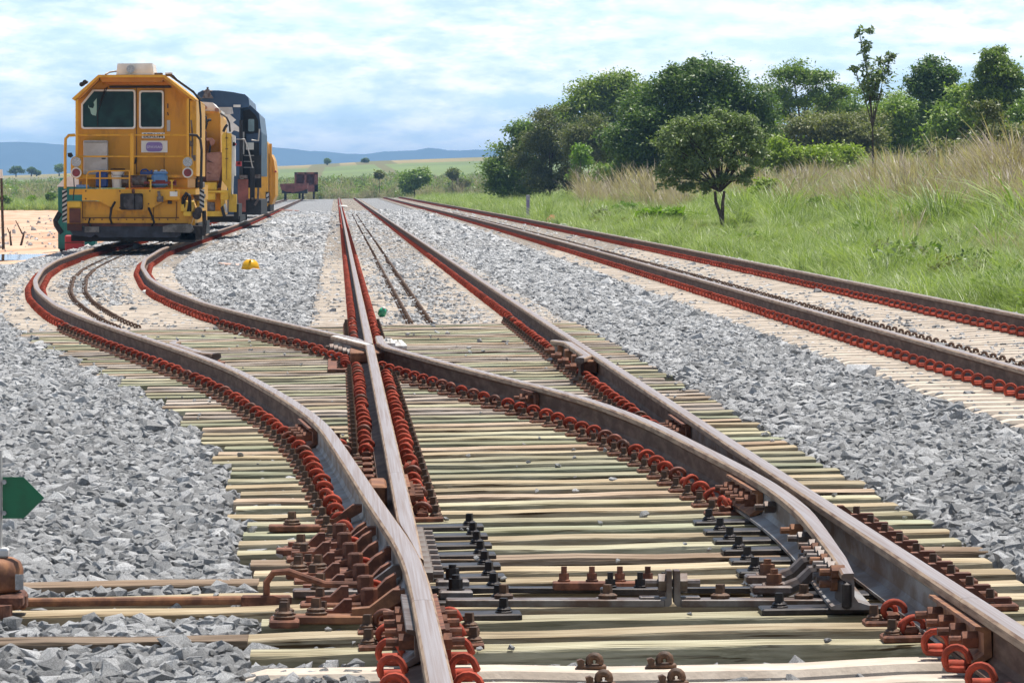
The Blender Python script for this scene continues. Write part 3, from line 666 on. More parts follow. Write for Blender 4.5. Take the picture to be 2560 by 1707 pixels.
for i, Y in enumerate(TIES):
    Y = float(Y); le, re = float(LEFT[i]), 2.53 + float(rng.normal(0, .02))
    long_ = 18.1 < Y < 19.1
    if long_: le = -1.9
    mi = 1 if long_ else seq[i % len(seq)]
    cx = (le+re)/2; w = .262 + float(rng.normal(0, .008))
    b = wood_mesh(re-le, w, mi, 100+i)
    t = b.build('wooden_sleeper', M['wood%d' % mi], loc=(cx, Y, float(cf(cx))), rot=(0, -.018, float(rng.normal(0, .003))))
    mk = [m_ for m_ in marks if m_[1] < Y][-1]; cnt[mk[0]] = cnt.get(mk[0], 0) + 1
    lab = f"{WOODS[mi][0]} wooden sleeper, {ORD[cnt[mk[0]]-1]} one behind {mk[0]}"
    if long_: lab = f"long straw coloured timber reaching left to the switch stand, {'nearer' if Y < 18.6 else 'farther'} of the pair"
    tag(t, lab, 'sleeper', 'wooden sleepers under the turnout')
    xo, xi = float(XO(Y)), float(XI(Y)); so_, si_ = slope(XO, Y), slope(XI, Y)
    if Y < 17.5:
        fasten(t, cx, XL, 0); fasten(t, cx, XR, 0)
    elif Y < 22.9:
        # left: stock rail and closed blade on one slide plate
        p = slide_mesh(xo-.10-cx, XL+.36-cx).build('slide_plate', M['darkiron'], t)
        if Y < 21.4:
            put(BRL, t, xo-cx-.02, 0, 0, -math.atan(so_)); put(HEXL, t, xo-cx-.150, -.005, .040); put(BOLT, t, xo-cx-.31, -.01, .018)
            if i % 2: put(CL[0], t, xo-cx-.125, .07, .030, .2)
        else: fasten(t, cx, xo, so_, True, False)
        put(BOLTD, p, XL+.30-cx, -.02, .018)
        # right: open blade and stock rail
        p = slide_mesh(xi-.30-cx, XR+.10-cx).build('slide_plate', M['darkiron'], t)
        put(BOLTD, p, xi-.235-cx, -.02, .018)
        put(BRR, t, XR-cx+.02, 0, 0); put(HEX, t, XR-cx+.15, 0, .045); put(BOLT, t, XR-cx+.29, -.01, .018)
    else:
        gap_l, gap_r = XL - xo, XR - xi
        fasten(t, cx, xo, so_, True, gap_l > .33)
        infrog = 41.2 < Y < 45.4
        if infrog:
            put(BOLT, t, min(XL, xi)-.24-cx, 0, .018); put(CL[0], t, min(XL, xi)-.20-cx, 0, .03); put(BOLT, t, max(XL, xi)+.26-cx, 0, .018); put(CL[0], t, max(XL, xi)+.21-cx, 0, .03)
        else:
            mid = abs(xi - XL)
            if xi > XL:
                fasten(t, cx, XL, 0, gap_l > .33, mid > .33); fasten(t, cx, xi, si_, mid > .33 or True, gap_r > .33, plate=True)
            else:
                fasten(t, cx, xi, si_, True, mid > .33); fasten(t, cx, XL, 0, mid > .33, True)
        fasten(t, cx, XR, 0, gap_r > .33, True)

# old timbers lying beside the switch stand
for Y, x0, x1, l in ((19.48, -1.9, -.29, 'old brown timber at the ballast edge behind the long straw coloured timbers'), (17.06, -1.6, -.29, 'old brown timber in the ballast in front of the long straw coloured timbers')):
    b = wood_mesh(x1-x0, .26, 5, int(Y*10)); cx = (x0+x1)/2
    tag(b.build('wooden_timber', M['wood5'], loc=(cx, Y, float(cf(cx))+.012), rot=(0,-.018,0)), l, 'timber')

# concrete sleepers
def conc_mesh():
    b = MB(); xs = [-1.4,-1.32,-1.0,-.6,-.3,.3,.6,1.0,1.32,1.4]; hz = [-.02,0,0,0,-.012,-.012,0,0,0,-.02]
    for x, h in zip(xs, hz):
        e = .012 if abs(x) > 1.35 else 0
        b.v += [(x,-.15+e,-.21),(x,-.125+e,h-.022),(x,-.108+e,h),(x,.108-e,h),(x,.125-e,h-.022),(x,.15-e,-.21)]
    for i in range(len(xs)-1):
        for k in range(5): b.f.append([i*6+k,(i+1)*6+k,(i+1)*6+k+1,i*6+k+1]); b.m.append(0)
    b.f.append([5,4,3,2,1,0]); b.m.append(0); n = len(xs)-1; b.f.append([n*6+k for k in range(6)]); b.m.append(0)
    return b.build('concrete_sleeper', M['conc'])
CS = conc_mesh(); protos.append(CS)
farc = MB()                                               # everything past the nearest 300: one mesh
fars = MB()
def far_clip(b, x, Y, z, seg=7, r=.012, n=4):
    b.tube([(x+p[0], Y+p[1], z+p[2]) for p in arc(0,.034,.036,10,240,seg,-.02,.01)] , r, n, cap=False)
    b.box(x-.034, x+.04, Y, Y+.05, z-.006, z+.028)
def concrete_row(fx, Ys_, n_single, track_words, group, first_word):
    for k, Y in enumerate(Ys_):
        Y = float(Y); x0 = float(fx(Y)); s_ = slope(fx, Y) if Y > 11 else 0; cx = x0 + G/2; cz = float(cf(cx)); rz = -math.atan(s_)
        if k < n_single:
            t = copy_to(CS, None, (cx, Y, cz + float(rng.normal(0,.002))), (0, -.018, rz))
            lab = f"{ORD[k]} concrete sleeper of {track_words} from {first_word}" if k < 20 else f"concrete sleeper far along {track_words}, half hidden in ballast"
            tag(t, lab, 'sleeper', group)
            for xr_ in (-G/2, G/2):
                for sd_ in (-1, 1):
                    c = put(CLC, t, xr_ + sd_*.106, rng.normal(0,.005), .018, rng.normal(0,.05))
            for o_ in (.52, .735): put(INS, t, -G/2 + o_, 0, -.006 if Y < 17 else -.016)
        else:
            ch, sh = math.cos(rz), math.sin(rz); vv = []
            for lx, ly, lz in ((-1.4,-.11,0),(1.4,-.11,0),(1.4,.11,0),(-1.4,.11,0),(-1.4,-.14,-.15),(1.4,-.14,-.15)):
                X_ = cx + lx*ch - ly*sh; vv.append((X_, Y + lx*sh + ly*ch, float(cf(X_)) + lz))
            fars.add(vv, [(0,1,2,3),(4,5,1,0)])
            sg = 6 if Y < 170 else 4
            for xr_ in (0, G):
                for sd_ in (-1, 1):
                    X_ = x0 + xr_ + sd_*.106
                    far_clip(farc, X_, Y, .018 + float(cf(X_)), sg, .0125)
concrete_row(lambda Y: XL, [15.93, 15.38, 14.8, 14.2], 4, 'the front row', 'concrete sleepers at the bottom of the photo', 'the first wooden sleeper')
concrete_row(lambda Y: XL, np.arange(55.55, 556, .60), 82, 'the straight middle track', 'concrete sleepers of the middle track', 'the last wooden sleeper')
concrete_row(XO, np.arange(55.95, 330, .60), 72, 'the curved siding', 'concrete sleepers of the curved siding', 'the last wooden sleeper')
concrete_row(X3, np.arange(29.0, 556, .60), 140, 'the right hand track', 'concrete sleepers of the right hand track', 'the right edge of the photo')
tag(fars.build('concrete_sleepers', M['conc']), 'far concrete sleepers of all tracks showing as pale bars between the rails', kind='stuff')
tag(farc.build('rail_clips', M['clip']), 'far red rail clips merging into red lines along the rails', kind='stuff')
insf = MB()
for fx, ya, yb in ((lambda Y: XL, 55.55+82*.6, 260), (XO, 55.95+72*.6, 200), (X3, 29+140*.6, 260)):
    for Y in np.arange(ya, yb, .6):
        for o_ in (.52, .735):
            X_ = float(fx(Y)) + o_; z = float(cf(X_)); insf.tube([(X_+p[0], Y, z+p[2]) for p in arc(0,.008,.022,0,180,5,0,0)], .010, 4, cap=False)
tag(insf.build('cast_shoulders', M['insert']), 'far brown cast shoulders in thin rows between the rails', kind='stuff')
# the pale timbers fanning out just before the concrete sleepers
for o in protos: bpy.data.objects.remove(o)

# ------------------------------------------------------------------ switch gear
def flat_bar(b, x0, x1, Y, z, w=.075, h=.022): b.box(x0, x1, Y-w/2, Y+w/2, z-h, z, 0, .003)
sb = empty('stretcher_bar', (1.0, 18.02, .018)); tag(sb, 'dark flat steel stretcher bar joining the two blade tips, ends clamped at its middle', 'stretcher bar')
b = MB(); flat_bar(b, -.62, .135, 0, .036, .105, .026); b.prism([(.10,.012),(.150,.012),(.160,.022),(.160,.135),(.142,.135),(.142,.04),(.10,.036)], -.045, .045); b.build('bar', M['steelgrey'], sb)
b = MB(); flat_bar(b, .19, .72, 0, .036, .105, .026); b.prism([(.23,.012),(.23,.036),(.19,.04),(.188,.135),(.168,.135),(.168,.022),(.178,.012)], -.045, .045); b.build('bar', M['steelgrey'], sb)
b = MB(); b.cyl((.07,0,.09),(.26,0,.09),.014,n=8); b.cyl((.115,0,.09),(.142,0,.09),.034,n=6); b.cyl((.19,0,.09),(.215,0,.09),.036,n=6); b.build('bolt', M['steelgrey'], sb)
for q_ in (.05, .19):
    b = MB(); b.box(q_,q_+.07,-.035,.035,.0365,.044,0,.002); b.build('clamp_plate', M['steelgrey'], sb)
for x in (-.42, -.06, .33, .62):
    b = MB(); b.lathe((x,0,.036),[(.032,0),(.034,.012),(.025,.018),(.016,.02)],10); b.cyl((x,0,.05),(x,0,.085),.0185,n=4,rot=.4); b.build('bolt', M['insert'], sb)
b = MB(); b.box(-.8,.78,-.04,.04,.002,.022,0,.002)
b2 = b.build('stretcher_bar', M['darkiron'], loc=(1.0, 18.72, .018)); tag(b2, 'thin second stretcher bar lying just behind the clamped one', 'stretcher bar')
for kx, (xx, Y, m_) in enumerate(((.965, 18.62, 'rust'), (1.05, 18.32, 'darkiron'))):
    r0 = empty('bolt_plate', (xx, Y, .022 + .018*xx)); tag(r0, ('rusty' if kx == 0 else 'dark oily') + ' strip with a row of upright bolts beside the stretcher bar, ' + ('farther' if kx == 0 else 'nearer') + ' one', 'bolt plate')
    b = MB(); b.box(-.19 if kx == 0 else -.12, .19 if kx == 0 else .12, -.04, .04, 0, .028, 0, .004); b.build('strip', M[m_], r0)
    for x in ((-.15,-.05,.05,.15) if kx == 0 else (-.085, .02, .105)):
        b = MB(); b.lathe((x,0,.028),[(.022,0),(.023,.006),(.018,.008)],10); b.cyl((x,0,.034),(x,0,.058),.018,n=6); b.cyl((x,0,.056),(x,0,.082),.0105,n=8); b.build('bolt', M[m_], r0)
# bolts and clevis lugs of the open blade
for k, Y in enumerate(np.concatenate([np.linspace(17.72, 19.0, 8), [19.7, 20.15, 21.6]])):
    for zz in ((.075, .115) if k < 8 else (.095,)):
        xx = float(XI(Y)) - .014; b = MB(); bolt_side(b, (xx, Y, RB+zz+.018*xx), (-1,-.1,0), .016, .085, .026); b.build('bolt', M['steelgrey'] if k % 3 else M['rustlit'], swr, org=swr.location)
for k, Y in enumerate((18.15, 18.62)):
    xx = float(XI(Y)); r0 = empty('clevis_lug', (xx-.17, Y, .03+.018*xx)); tag(r0, f'grey forged lug with a rusty nut hooking the open blade, {"nearer" if k == 0 else "farther"} one', 'lug')
    b = MB(); b.tube([(-.10,0,.012),(-.02,0,.014),(.03,.0,.035),(.07,0,.075),(.12,0,.085),(.15,0,.06)], [.026,.028,.026,.024,.022,.02], 8); b.box(-.14,.0,-.06,.06,0,.03,0,.006); b.build('body', M['steelgrey'], r0)
    b = MB(); b.cyl((-.06,0,.028),(-.06,0,.036),.034,n=12); b.cyl((-.06,0,.034),(-.06,0,.068),.027,n=6); b.cyl((-.06,0,.066),(-.06,0,.086),.014,n=8); b.build('nut', M['rustlit'], r0)
for k, Y in enumerate((18.35, 18.85)):
    r0 = empty('clevis_lug', (XL+.13, Y, .03)); tag(r0, f'dark lug with a square nut beside the closed blade, {"nearer" if k == 0 else "farther"} one', 'lug')
    b = MB(); b.box(-.04,.08,-.05,.05,-.003,.028,0,.006); b.build('body', M['steelgrey'], r0)
    b = MB(); b.cyl((.02,0,.026),(.02,0,.034),.032,n=12); b.cyl((.02,0,.032),(.02,0,.068),.025,n=6); b.cyl((.02,0,.066),(.02,0,.082),.014,n=8); b.build('nut', M['darkiron'], r0)
for k, Y in enumerate(np.linspace(18.45, 20.6, 9)):
    b = MB(); bolt_side(b, (XL+.03, Y, RB+.085), (1,-.1,0), .018, .08, .028); o = b.build('bolt', M['steelgrey'], None, org=(XL+.04, float(Y), RB+.085))
    bl = [q for q in COL.objects if q.name.startswith('switch_rail') and q is not swr][0]; o.parent = bl; o.location = Vector(o.location) - Vector(bl.location)
# throw rod with its bent hook
tr_ = empty('throw_rod', (-.7, 18.60, -.004)); tag(tr_, 'long rusty throw rod lying between the long timbers from switch stand to bent stock rail', 'rod')
b = MB(); b.cyl((-.62,0,-.004),(.36,0,.006),.0165,n=12); b.build('rod', M['rustlit'], tr_)
b = MB(); b.box(.36,.54,-.026,.026,-.02,.024,0,.006); b.build('turnbuckle', M['rust'], tr_)
b = MB(); b.tube([(.45,0,.01),(.45,-.005,.07),(.475,-.01,.105),(.53,-.02,.11),(.60,-.02,.085),(.66,-.02,.065),(.80,-.02,.062)], .0125, 8); b.build('hook', M['rust'], tr_)
# loose bolted chairs on the left
for k, (px, py, w, l) in enumerate(((711, 1560, .14, 'nearest rusty chair with two stacked bolts on the sleepers left of the rail'), (746, 1440, .13, 'rusty chair with two bolts at the ballast edge behind the bent hook'),
    (843, 1490, .2, 'pale plated bracket with a dark bolt just right of the bent hook'), (835, 1555, .2, 'orange plated bracket with a dark bolt near the shiny fishplate'), (835, 1440, .2, 'rusty crank bracket above the bent hook, third from the front'), (790, 1385, .2, 'rusty crank bracket in the middle of the brace row'), (765, 1325, .2, 'farthest rusty crank bracket at the sleepers ends'))):
    Y = F*1.478/(py-VY); xx = PX(px, Y); r0 = empty('bolt_chair', (xx, Y, float(cf(xx))+.004)); tag(r0, l, 'bolt chair')
    b = MB()
    if k < 2: b.box(-w*.36,w*.36,-.11,.11,0,.026,0,.006); b.build('base', M['rust'], r0); ps = ((0,-.05),(0,.08))
    else:
        b.box(-.16,.14,-.055,.055,0,.028,0,.005); b.prism([(.06,.026),(.14,.026),(.24,.085),(.24,.115),(.20,.115),(.12,.055),(.06,.05)], -.04, .04); b.build('base', M['rust'] if k > 3 else (M['steelgrey'] if k == 2 else M['rustlit']), r0); ps = ((-.06,-.01),)
    for (bx_, by_) in ps:
        b = MB(); b.lathe((bx_,by_,.028),[(.036,0),(.038,.008),(.031,.013),(.033,.020),(.025,.026)],10); b.cyl((bx_,by_,.05),(bx_,by_,.085),.022,.019,4,rot=.5); b.build('bolt', M['insert'], r0)
# switch stand at the left edge
ss = empty('switch_stand', (-1.24, 18.2, -.02)); tag(ss, 'switch stand with a green arrow target on a grey post and rusty cast base', 'switch stand')
b = MB(); b.lathe((0,0,0), [(.13,.085),(.145,.10),(.145,.165),(.135,.19),(.11,.203),(.05,.206)],20); b.build('housing', M['rustlit'], ss, smooth=True, angle=50)
b = MB(); b.box(-.22,.15,-.14,.14,.035,.082,0,.01); b.cyl((.02,-.14,.006),(.02,-.14,.05),.095,n=16); b.box(.08,.155,.0,.12,.02,.075,0,.008); b.build('base_flange', M['rust'], ss)
b = MB(); b.box(-.0,.093,-.05,.05,.206,.236,0,.006); b.build('collar', M['whitepaint'], ss)
b = MB(); b.cyl((.045,0,.236),(.045,0,.58),.026,n=12); b.build('post', M['cabinet'], ss)
b = MB(); b.box(.122,.150,-.102,-.092,.098,.152); b.build('tag_plate', M['lampclear'], ss)
b = MB(); b.prism([(.072,.340),(.145,.340),(.218,.412),(.145,.485),(.072,.485)], -.006, .0); tg = b.build('target', M['green'], ss)
for z in (.468, .360):
    b = MB(); b.cyl((.078,-.02,z),(.078,-.004,z),.009,n=6); b.build('bolt', M['lampclear'], tg)
# ------------------------------------------------------------------ vehicles; px boxes are read off the photograph at the vehicle's own distance
class PB(MB):
    """mesh builder that takes photograph pixels for x and z at a stated distance, metres for y"""
    def __init__(s, Y): super().__init__(); s.Y = Y
    def pb(s, x0, y0, x1, y1, d0, d1, mi=0, c=0.0):
        a, b_ = sorted((PX(x0, s.Y), PX(x1, s.Y))); z0, z1 = sorted((PZ(y0, s.Y), PZ(y1, s.Y)))
        return s.box(a, b_, s.Y+d0, s.Y+d1, z0, z1, mi, c)
    def pp(s, pts, d0, d1, mi=0):
        q = [(PX(a, s.Y), PZ(b_, s.Y)) for a, b_ in pts]
        ar = sum(q[i][0]*q[(i+1) % len(q)][1] - q[(i+1) % len(q)][0]*q[i][1] for i in range(len(q)))
        if ar < 0: q = q[::-1]
        return s.prism(q, s.Y+d0, s.Y+d1, mi)
    def p3(s, x, y, d): return (PX(x, s.Y), s.Y+d, PZ(y, s.Y))
    def pt(s, pts, r, n=6, mi=0): return s.tube([s.p3(*p) for p in pts], r, n, mi)
    def pc(s, x, y, d0, d1, r, n=18, mi=0, r1=None): return s.cyl(s.p3(x,y,d0), s.p3(x,y,d1), r, r1, n, mi)
def rrect(x0, y0, x1, y1, r, n=5, chamfer=None):
    pts = []
    for k, (cx, cy, a0) in enumerate(((x1-r,y0+r,-90),(x1-r,y1-r,0),(x0+r,y1-r,90),(x0+r,y0+r,180))):
        if k == 3 and chamfer: pts += [(x0, y0+chamfer[1]), (x0+chamfer[0], y0)]; continue
        for i in range(n): t = R(a0+90*i/(n-1)); pts.append((cx+r*math.cos(t), cy+r*math.sin(t)))
    return pts
def text_mesh(name, txt, mat_, parent, x0, x1, z0, z1, y, bold=0.0):
    cu = bpy.data.curves.new('lettering', 'FONT'); cu.body = txt; cu.size = 1; cu.extrude = .012; cu.offset = bold
    ob = bpy.data.objects.new('lettering', cu); COL.objects.link(ob); bpy.context.view_layer.update()
    me = bpy.data.meshes.new_from_object(ob.evaluated_get(bpy.context.evaluated_depsgraph_get())); bpy.data.objects.remove(ob)
    v = np.array([q.co[:] for q in me.vertices]); mn, mxx = v.min(0), v.max(0)
    for q in me.vertices:
        q.co = (x0 + (q.co.x-mn[0])/(mxx[0]-mn[0])*(x1-x0), y - .004 - q.co.z*.2, z0 + (q.co.y-mn[1])/(mxx[1]-mn[1])*(z1-z0))
    me.materials.clear(); me.materials.append(mat_)
    o = bpy.data.objects.new(name, me); COL.objects.link(o); o.parent = parent; return o

YM = 117.0
vm = empty('track_machine', (-4.62, YM, .10)); tag(vm, 'yellow track machine with wide cab, white roof box and railings, first in the siding', 'track machine', 'vehicles standing in the siding')
O = vm.location[:]
def P(name, b, m, parent=None, **kw):
    o = b.build(name, m, parent or vm, org=O if parent is None or parent is vm else O, **kw); return o
# cab body, roof with overhanging hood
b = PB(YM); b.pp([(190,438),(190,247),(247,196),(410,196),(470,247),(470,438)], .75, 8.6); cab = P('cab', b, M['yellowshade'])
b = PB(YM)
for q in ([(179.5,247),(245.4,187.5),(411,187.5),(489,248),(484,252),(409,194),(247,194),(186,252)],):
    b.pp(q[:2]+q[6:], 0, 8.8); b.pp([q[1],q[2],q[5],q[6]], 0, 8.8); b.pp([q[2],q[3],q[4],q[5]], 0, 8.8)
roof = P('roof', b, M['yellow'])
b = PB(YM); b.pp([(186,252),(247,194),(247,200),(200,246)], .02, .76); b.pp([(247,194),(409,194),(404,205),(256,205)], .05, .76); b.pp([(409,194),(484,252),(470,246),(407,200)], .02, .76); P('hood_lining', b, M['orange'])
b = PB(YM); b.pb(264,202,428,212,.45,.74); P('header_beam', b, M['orange'])
b = PB(YM); b.pb(270,214.5,425,219,.62,.75); P('rain_gutter', b, M['dark'])
b = PB(YM); b.pp([(290,187),(293,159),(380,158),(384,187)], .15, 2.6); box_ = P('roof_box', b, M['white'])
b = PB(YM); b.pc(326.5,173,.02,.13,10/111,20); P('search_light', b, M['lampclear'])
b = PB(YM); b.pt([(262,186,.3),(272,180,.4),(290,177,.5)],.02); b.pb(385,182,405,187,.2,.7); b.pt([(412,186,.3),(430,186,.3)],.045); P('roof_fittings', b, M['steelgrey'])
b = PB(YM)
for (x, y) in ((203,211),(211,205.5)): b.cyl(b.p3(x,y,.2), b.p3(x+3,y-1,.7), .055, .03, 12)
P('horn', b, M['black'])
b = PB(YM); b.pt([(431,189,.1),(441,200,.2),(482,229,.4),(497,249,.5),(500,290,.6),(500,345,.7)],.025); b.pt([(420,186,.4),(470,222,2),(492,240,4)],.02); P('hose', b, M['black'])
# windows
def window(x0,y0,x1,y1,ch=None):
    b = PB(YM); outer = rrect(x0,y0,x1,y1,7,5,ch); inner = rrect(x0+4.3,y0+4.3,x1-4.3,y1-4.3,5,5,(ch[0]-1,ch[1]-2) if ch else None); n = len(outer)
    vs = [b.p3(px,py,.70) for px,py in outer]+[b.p3(px,py,.70) for px,py in inner]+[b.p3(px,py,.78) for px,py in outer]+[b.p3(px,py,.78) for px,py in inner]
    fs = []
    for i in range(n):
        j = (i+1) % n; fs += [(i,j,n+j,n+i),(2*n+i,2*n+j,j,i),(n+i,n+j,3*n+j,3*n+i)]
    b.add(vs, fs); w = P('window', b, M['white'], cab)
    b = PB(YM); b.pp(inner, .735, .742); P('pane', b, M['glass'], w); return w
w1 = window(199,223,335.7,322,(29,36)); window(344.5,225.3,406.7,321.4)
b = PB(YM); b.pt([(265,217,.66),(240,281,.68)],.012); b.pt([(260,219,.66),(244,262,.68)],.01); b.pt([(240.5,276,.68),(241,315,.69)],.013); P('wiper', b, M['black'])
st = [(238,245),(230,255),(232,262),(229,270),(219,268),(217,261),(217,268),(221,271),(224,284),(228,287),(236,289),(238,278)]
b = PB(YM); b.pp(st, .728, .733); P('window_sticker', b, mat('sticker_mint', (.36,.58,.50), .5, var=.05), w1)
b = PB(YM); b.pb(337.5,219,339,436,.738,.75); b.pb(407,221,408,436,.738,.75); P('door_seam', b, M['dark'])
b = PB(YM); b.pb(415.5,258,418,270,.73,.75); b.pt([(416,280,.72),(418,288,.72)],.012); b.pt([(338,392,.7),(334,410,.7)],.02); P('door_handle', b, M['dark'])
b = PB(YM); b.pb(414.4,300,423,328,.735,.748); P('label_plate', b, M['cabinet'])
b = PB(YM); b.pb(351.5,331,409,345.5,.73,.745); np_ = P('name_plate', b, M['white'])
t_ = text_mesh('lettering', 'BERLIM', M['darktext'], vm, PX(356,YM)-O[0], PX(405,YM)-O[0], PZ(344,YM)-O[2], PZ(333.5,YM)-O[2], YM+.73-O[1], .02)
b = PB(YM); b.pb(350,351.5,416,381,.73,.745); sg = P('sign', b, M['white'])
b = PB(YM); b.pp(rrect(362,355,403.6,379,9,6), .722, .731); P('emblem', b, M['purple'], sg)
t_ = text_mesh('lettering', 'SPAVIAS', M['signtext'], vm, PX(363.5,YM)-O[0], PX(402.5,YM)-O[0], PZ(370.5,YM)-O[2], PZ(364,YM)-O[2], YM+.72-O[1], .012)
b = PB(YM); b.pb(206,351,267,438,.40,.74,0,.02); cb = P('cabinet', b, M['cabinet'])
b = PB(YM); b.pb(207,355.2,266,356.2,.385,.402); b.pb(252,395,262,398,.385,.402); P('cabinet_seam', b, M['dark'], cb)
# corner posts and railings
b = PB(YM); b.pb(188.6,247,194.5,438,.02,.12); b.pb(466.5,247,472.5,438,.02,.12); b.pb(325.5,334.5,334,438,.0,.1); b.pb(472.5,250,488,438,.7,.8); P('corner_post', b, M['yellow'])
b = PB(YM); b.pt([(190,338,.05),(468,338,.05)],.019); b.pt([(190,391.5,.05),(468,391.5,.05)],.019); P('hand_rail', b, M['yellow'])
b = PB(YM); b.pt([(187,338,.05),(172,339,0),(164,347,0),(163,380,0),(163,472,0)],.034,8); P('hand_rail', b, M['yellow'])
b = PB(YM); b.pt([(473,337,.05),(492,339,0),(501,350,0),(504,375,0),(503,430,0),(501,474,0)],.030,8); P('hand_rail', b, M['dark'])
b = PB(YM); b.pt([(217,502,-.03),(217,438,-.03),(222,430,-.03),(238,428,-.03),(326,427,-.03)],.017); b.pt([(250,473,-.02),(250,427,-.02)],.019); b.pt([(324,473,-.02),(324,427,-.02)],.019); b.pt([(190,446,.1),(324,446,-.02)],.017); P('front_rail', b, M['yellow'])
for i, xx in enumerate((191, 469.5)):
    b = PB(YM); b.pp(rrect(xx-14,391,xx+14,446,13,6), -.04, .02); lm = P('lamp_bracket', b, M['yellow'])
    b = PB(YM); b.pc(xx,405.5,-.11,-.03,12.2/111); P('headlight', b, M['lampclear'], lm)
    b = PB(YM); b.pc(xx,432,-.11,-.03,13.2/111); P('lamp_ring', b, M['white'], lm)
    b = PB(YM); b.pc(xx,432,-.135,-.10,9.8/111,18,0,10.2/111); P('tail_light', b, M['lampred'], lm)
b = PB(YM); b.pp([(169,383),(179,382),(183,390),(177,395),(170,392)],-.05,.05); P('side_lamp', b, M['black'])
# deck and front plates
b = PB(YM); b.pb(173,473,489,487,0,8.8); b.pb(195,437,470,445,.3,8.5); b.pb(193,446,467,470,.72,8.5); P('deck', b, M['yellow'])
b = PB(YM); b.pp([(205.8,473),(450,473),(450,500),(414,500),(370.5,527),(294,527),(247,502),(206,502)], -.10, .02); fp = P('front_plate', b, M['yellow'])
b = PB(YM); b.pb(425,479,444,491,-.115,-.10); P('data_plate', b, M['white'])
b = PB(YM); b.pp(rrect(301,484,358,525,4), -.16, -.10); cp = P('coupler', b, M['dark'])
b = PB(YM); b.pp([(311,494),(318,486),(336,485),(337,524),(320,524),(311,515)], -.42, -.15); b.pp([(338,487),(350,487),(357,494),(358,515),(350,523),(338,524)], -.36, -.15); P('coupler_head', b, mat('coupler_iron', (.07,.065,.07), .5, .3, var=.3, scale=9), cp)
b = PB(YM); b.pt([(333,473,-.1),(334,483,-.12)],.035); b.pt([(328,442,-.12),(328,455,-.13),(332,470,-.12)],.02); P('chain', b, M['rust'])
b = PB(YM); b.pb(393,491,409,505,-.25,-.1,0,.01); b.pt([(399,492,-.2),(397,478,-.2)],.035); P('tap', b, M['steelgrey'])
b = PB(YM); b.pb(172,504,472,545,.12,.9); b.pb(172,545,472,561,.02,.9); b.pp([(168,504),(205,508),(205,560),(168,560)], -.05, .5); b.pp([(444,502),(482,498),(490,520),(478,560),(448,560)], .0, .8); P('lower_body', b, M['yellow'])
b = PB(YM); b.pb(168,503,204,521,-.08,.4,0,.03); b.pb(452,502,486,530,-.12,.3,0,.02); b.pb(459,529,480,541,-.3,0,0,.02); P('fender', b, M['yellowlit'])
b = PB(YM); b.pb(174,521,202,558,-.10,-.06); b.pb(168,559,205,577,-.06,.3); P('battery_box', b, [M['brownst']])
b = PB(YM)
for xx in (205, 274, 383, 440): b.pb(xx,505,xx+1.3,545,.105,.125)
b.pb(172,544,448,546,.0,.03); b.pb(170,558,470,566,-.02,.06); P('panel_seam', b, M['brownst'])
b = PB(YM); b.pp([(205,567),(452,563),(452,588),(440,594),(248,594),(238,584),(228,594),(182,588),(172,572)], .02, .10); P('plough_blade', b, M['blade'])
b = PB(YM); b.pp([(408,566),(430,560),(478,560),(485,574),(478,582),(408,580)], -.25, .1); b.pb(212,567,248,581,-.08,.03); P('shoe', b, mat('worn_steel', (.20,.185,.17), .5, .3, var=.3, scale=5))
b = PB(YM); b.pb(176,588,470,604,.3,8.0); b.pb(430,582,488,606,.1,1.2); P('underframe', b, M['black'])
for (xx) in (214, 400):
    b = PB(YM)
    for d in (1.3, 3.2, 6.2, 8.0): b.cyl((PX(xx,YM)-.07,YM+d,.62),(PX(xx,YM)+.07,YM+d,.62),.42,n=24)
    P('wheel', b, M['dark'])
b = PB(YM); b.pt([(457,510,-.1),(458,495,-.15),(466,483,-.2),(474,488,-.2),(474,505,-.1),(470,530,-.1)],.035,8); b.pt([(462,520,-.1),(463,500,-.12),(470,486,-.15),(477,492,-.2),(476,535,-.1)],.022,8); b.pt([(150,532,-.05),(139,552,-.1),(141,562,-.1),(154,583,-.05)],.06,8); b.pt([(184,441,.0),(186,470,-.05),(183,500,-.05)],.012); P('hose', b, M['black'])
b = PB(YM); b.pc(497,527,-.45,-.02,.085,16); b.pc(493,538,-.3,.0,.10,14); b.pt([(510,527,-.1),(512,560,-.1),(509,590,-.1)],.05); b.pt([(419,506,-.05),(430,506,-.05)],.04); b.pb(448,565,505,600,.1,1.5); P('running_gear', b, M['darkiron'])
b = PB(YM)
for k in range(12): b.pc(214+k*20.5, 549, -.02, .02, .016, 6)
for (x, y) in ((215,478),(215,497),(300,478),(375,478),(440,478),(300,520),(372,510)): b.pc(x, y, -.12, -.1, .018, 6)
P('bolt_heads', b, M['brownst'])
b = PB(YM); b.pt([(288,505,-.12),(280,520,-.2),(276,545,-.18),(280,560,-.1)],.026,8); b.pt([(372,520,-.1),(380,538,-.2),(386,556,-.15),(380,564,-.05)],.026,8); b.pt([(225,545,.0),(222,556,-.06),(230,572,-.05)],.02,6); P('hose', b, M['black'])
b = PB(YM); b.pt([(476,300,.6),(479,340,.65),(478,420,.6)],.018); b.pt([(482,270,.8),(485,330,.8),(483,430,.8)],.022); b.pb(473,352,481,366,.55,.75); b.pb(480,388,487,402,.6,.9); P('pipe', b, M['steelgrey'])
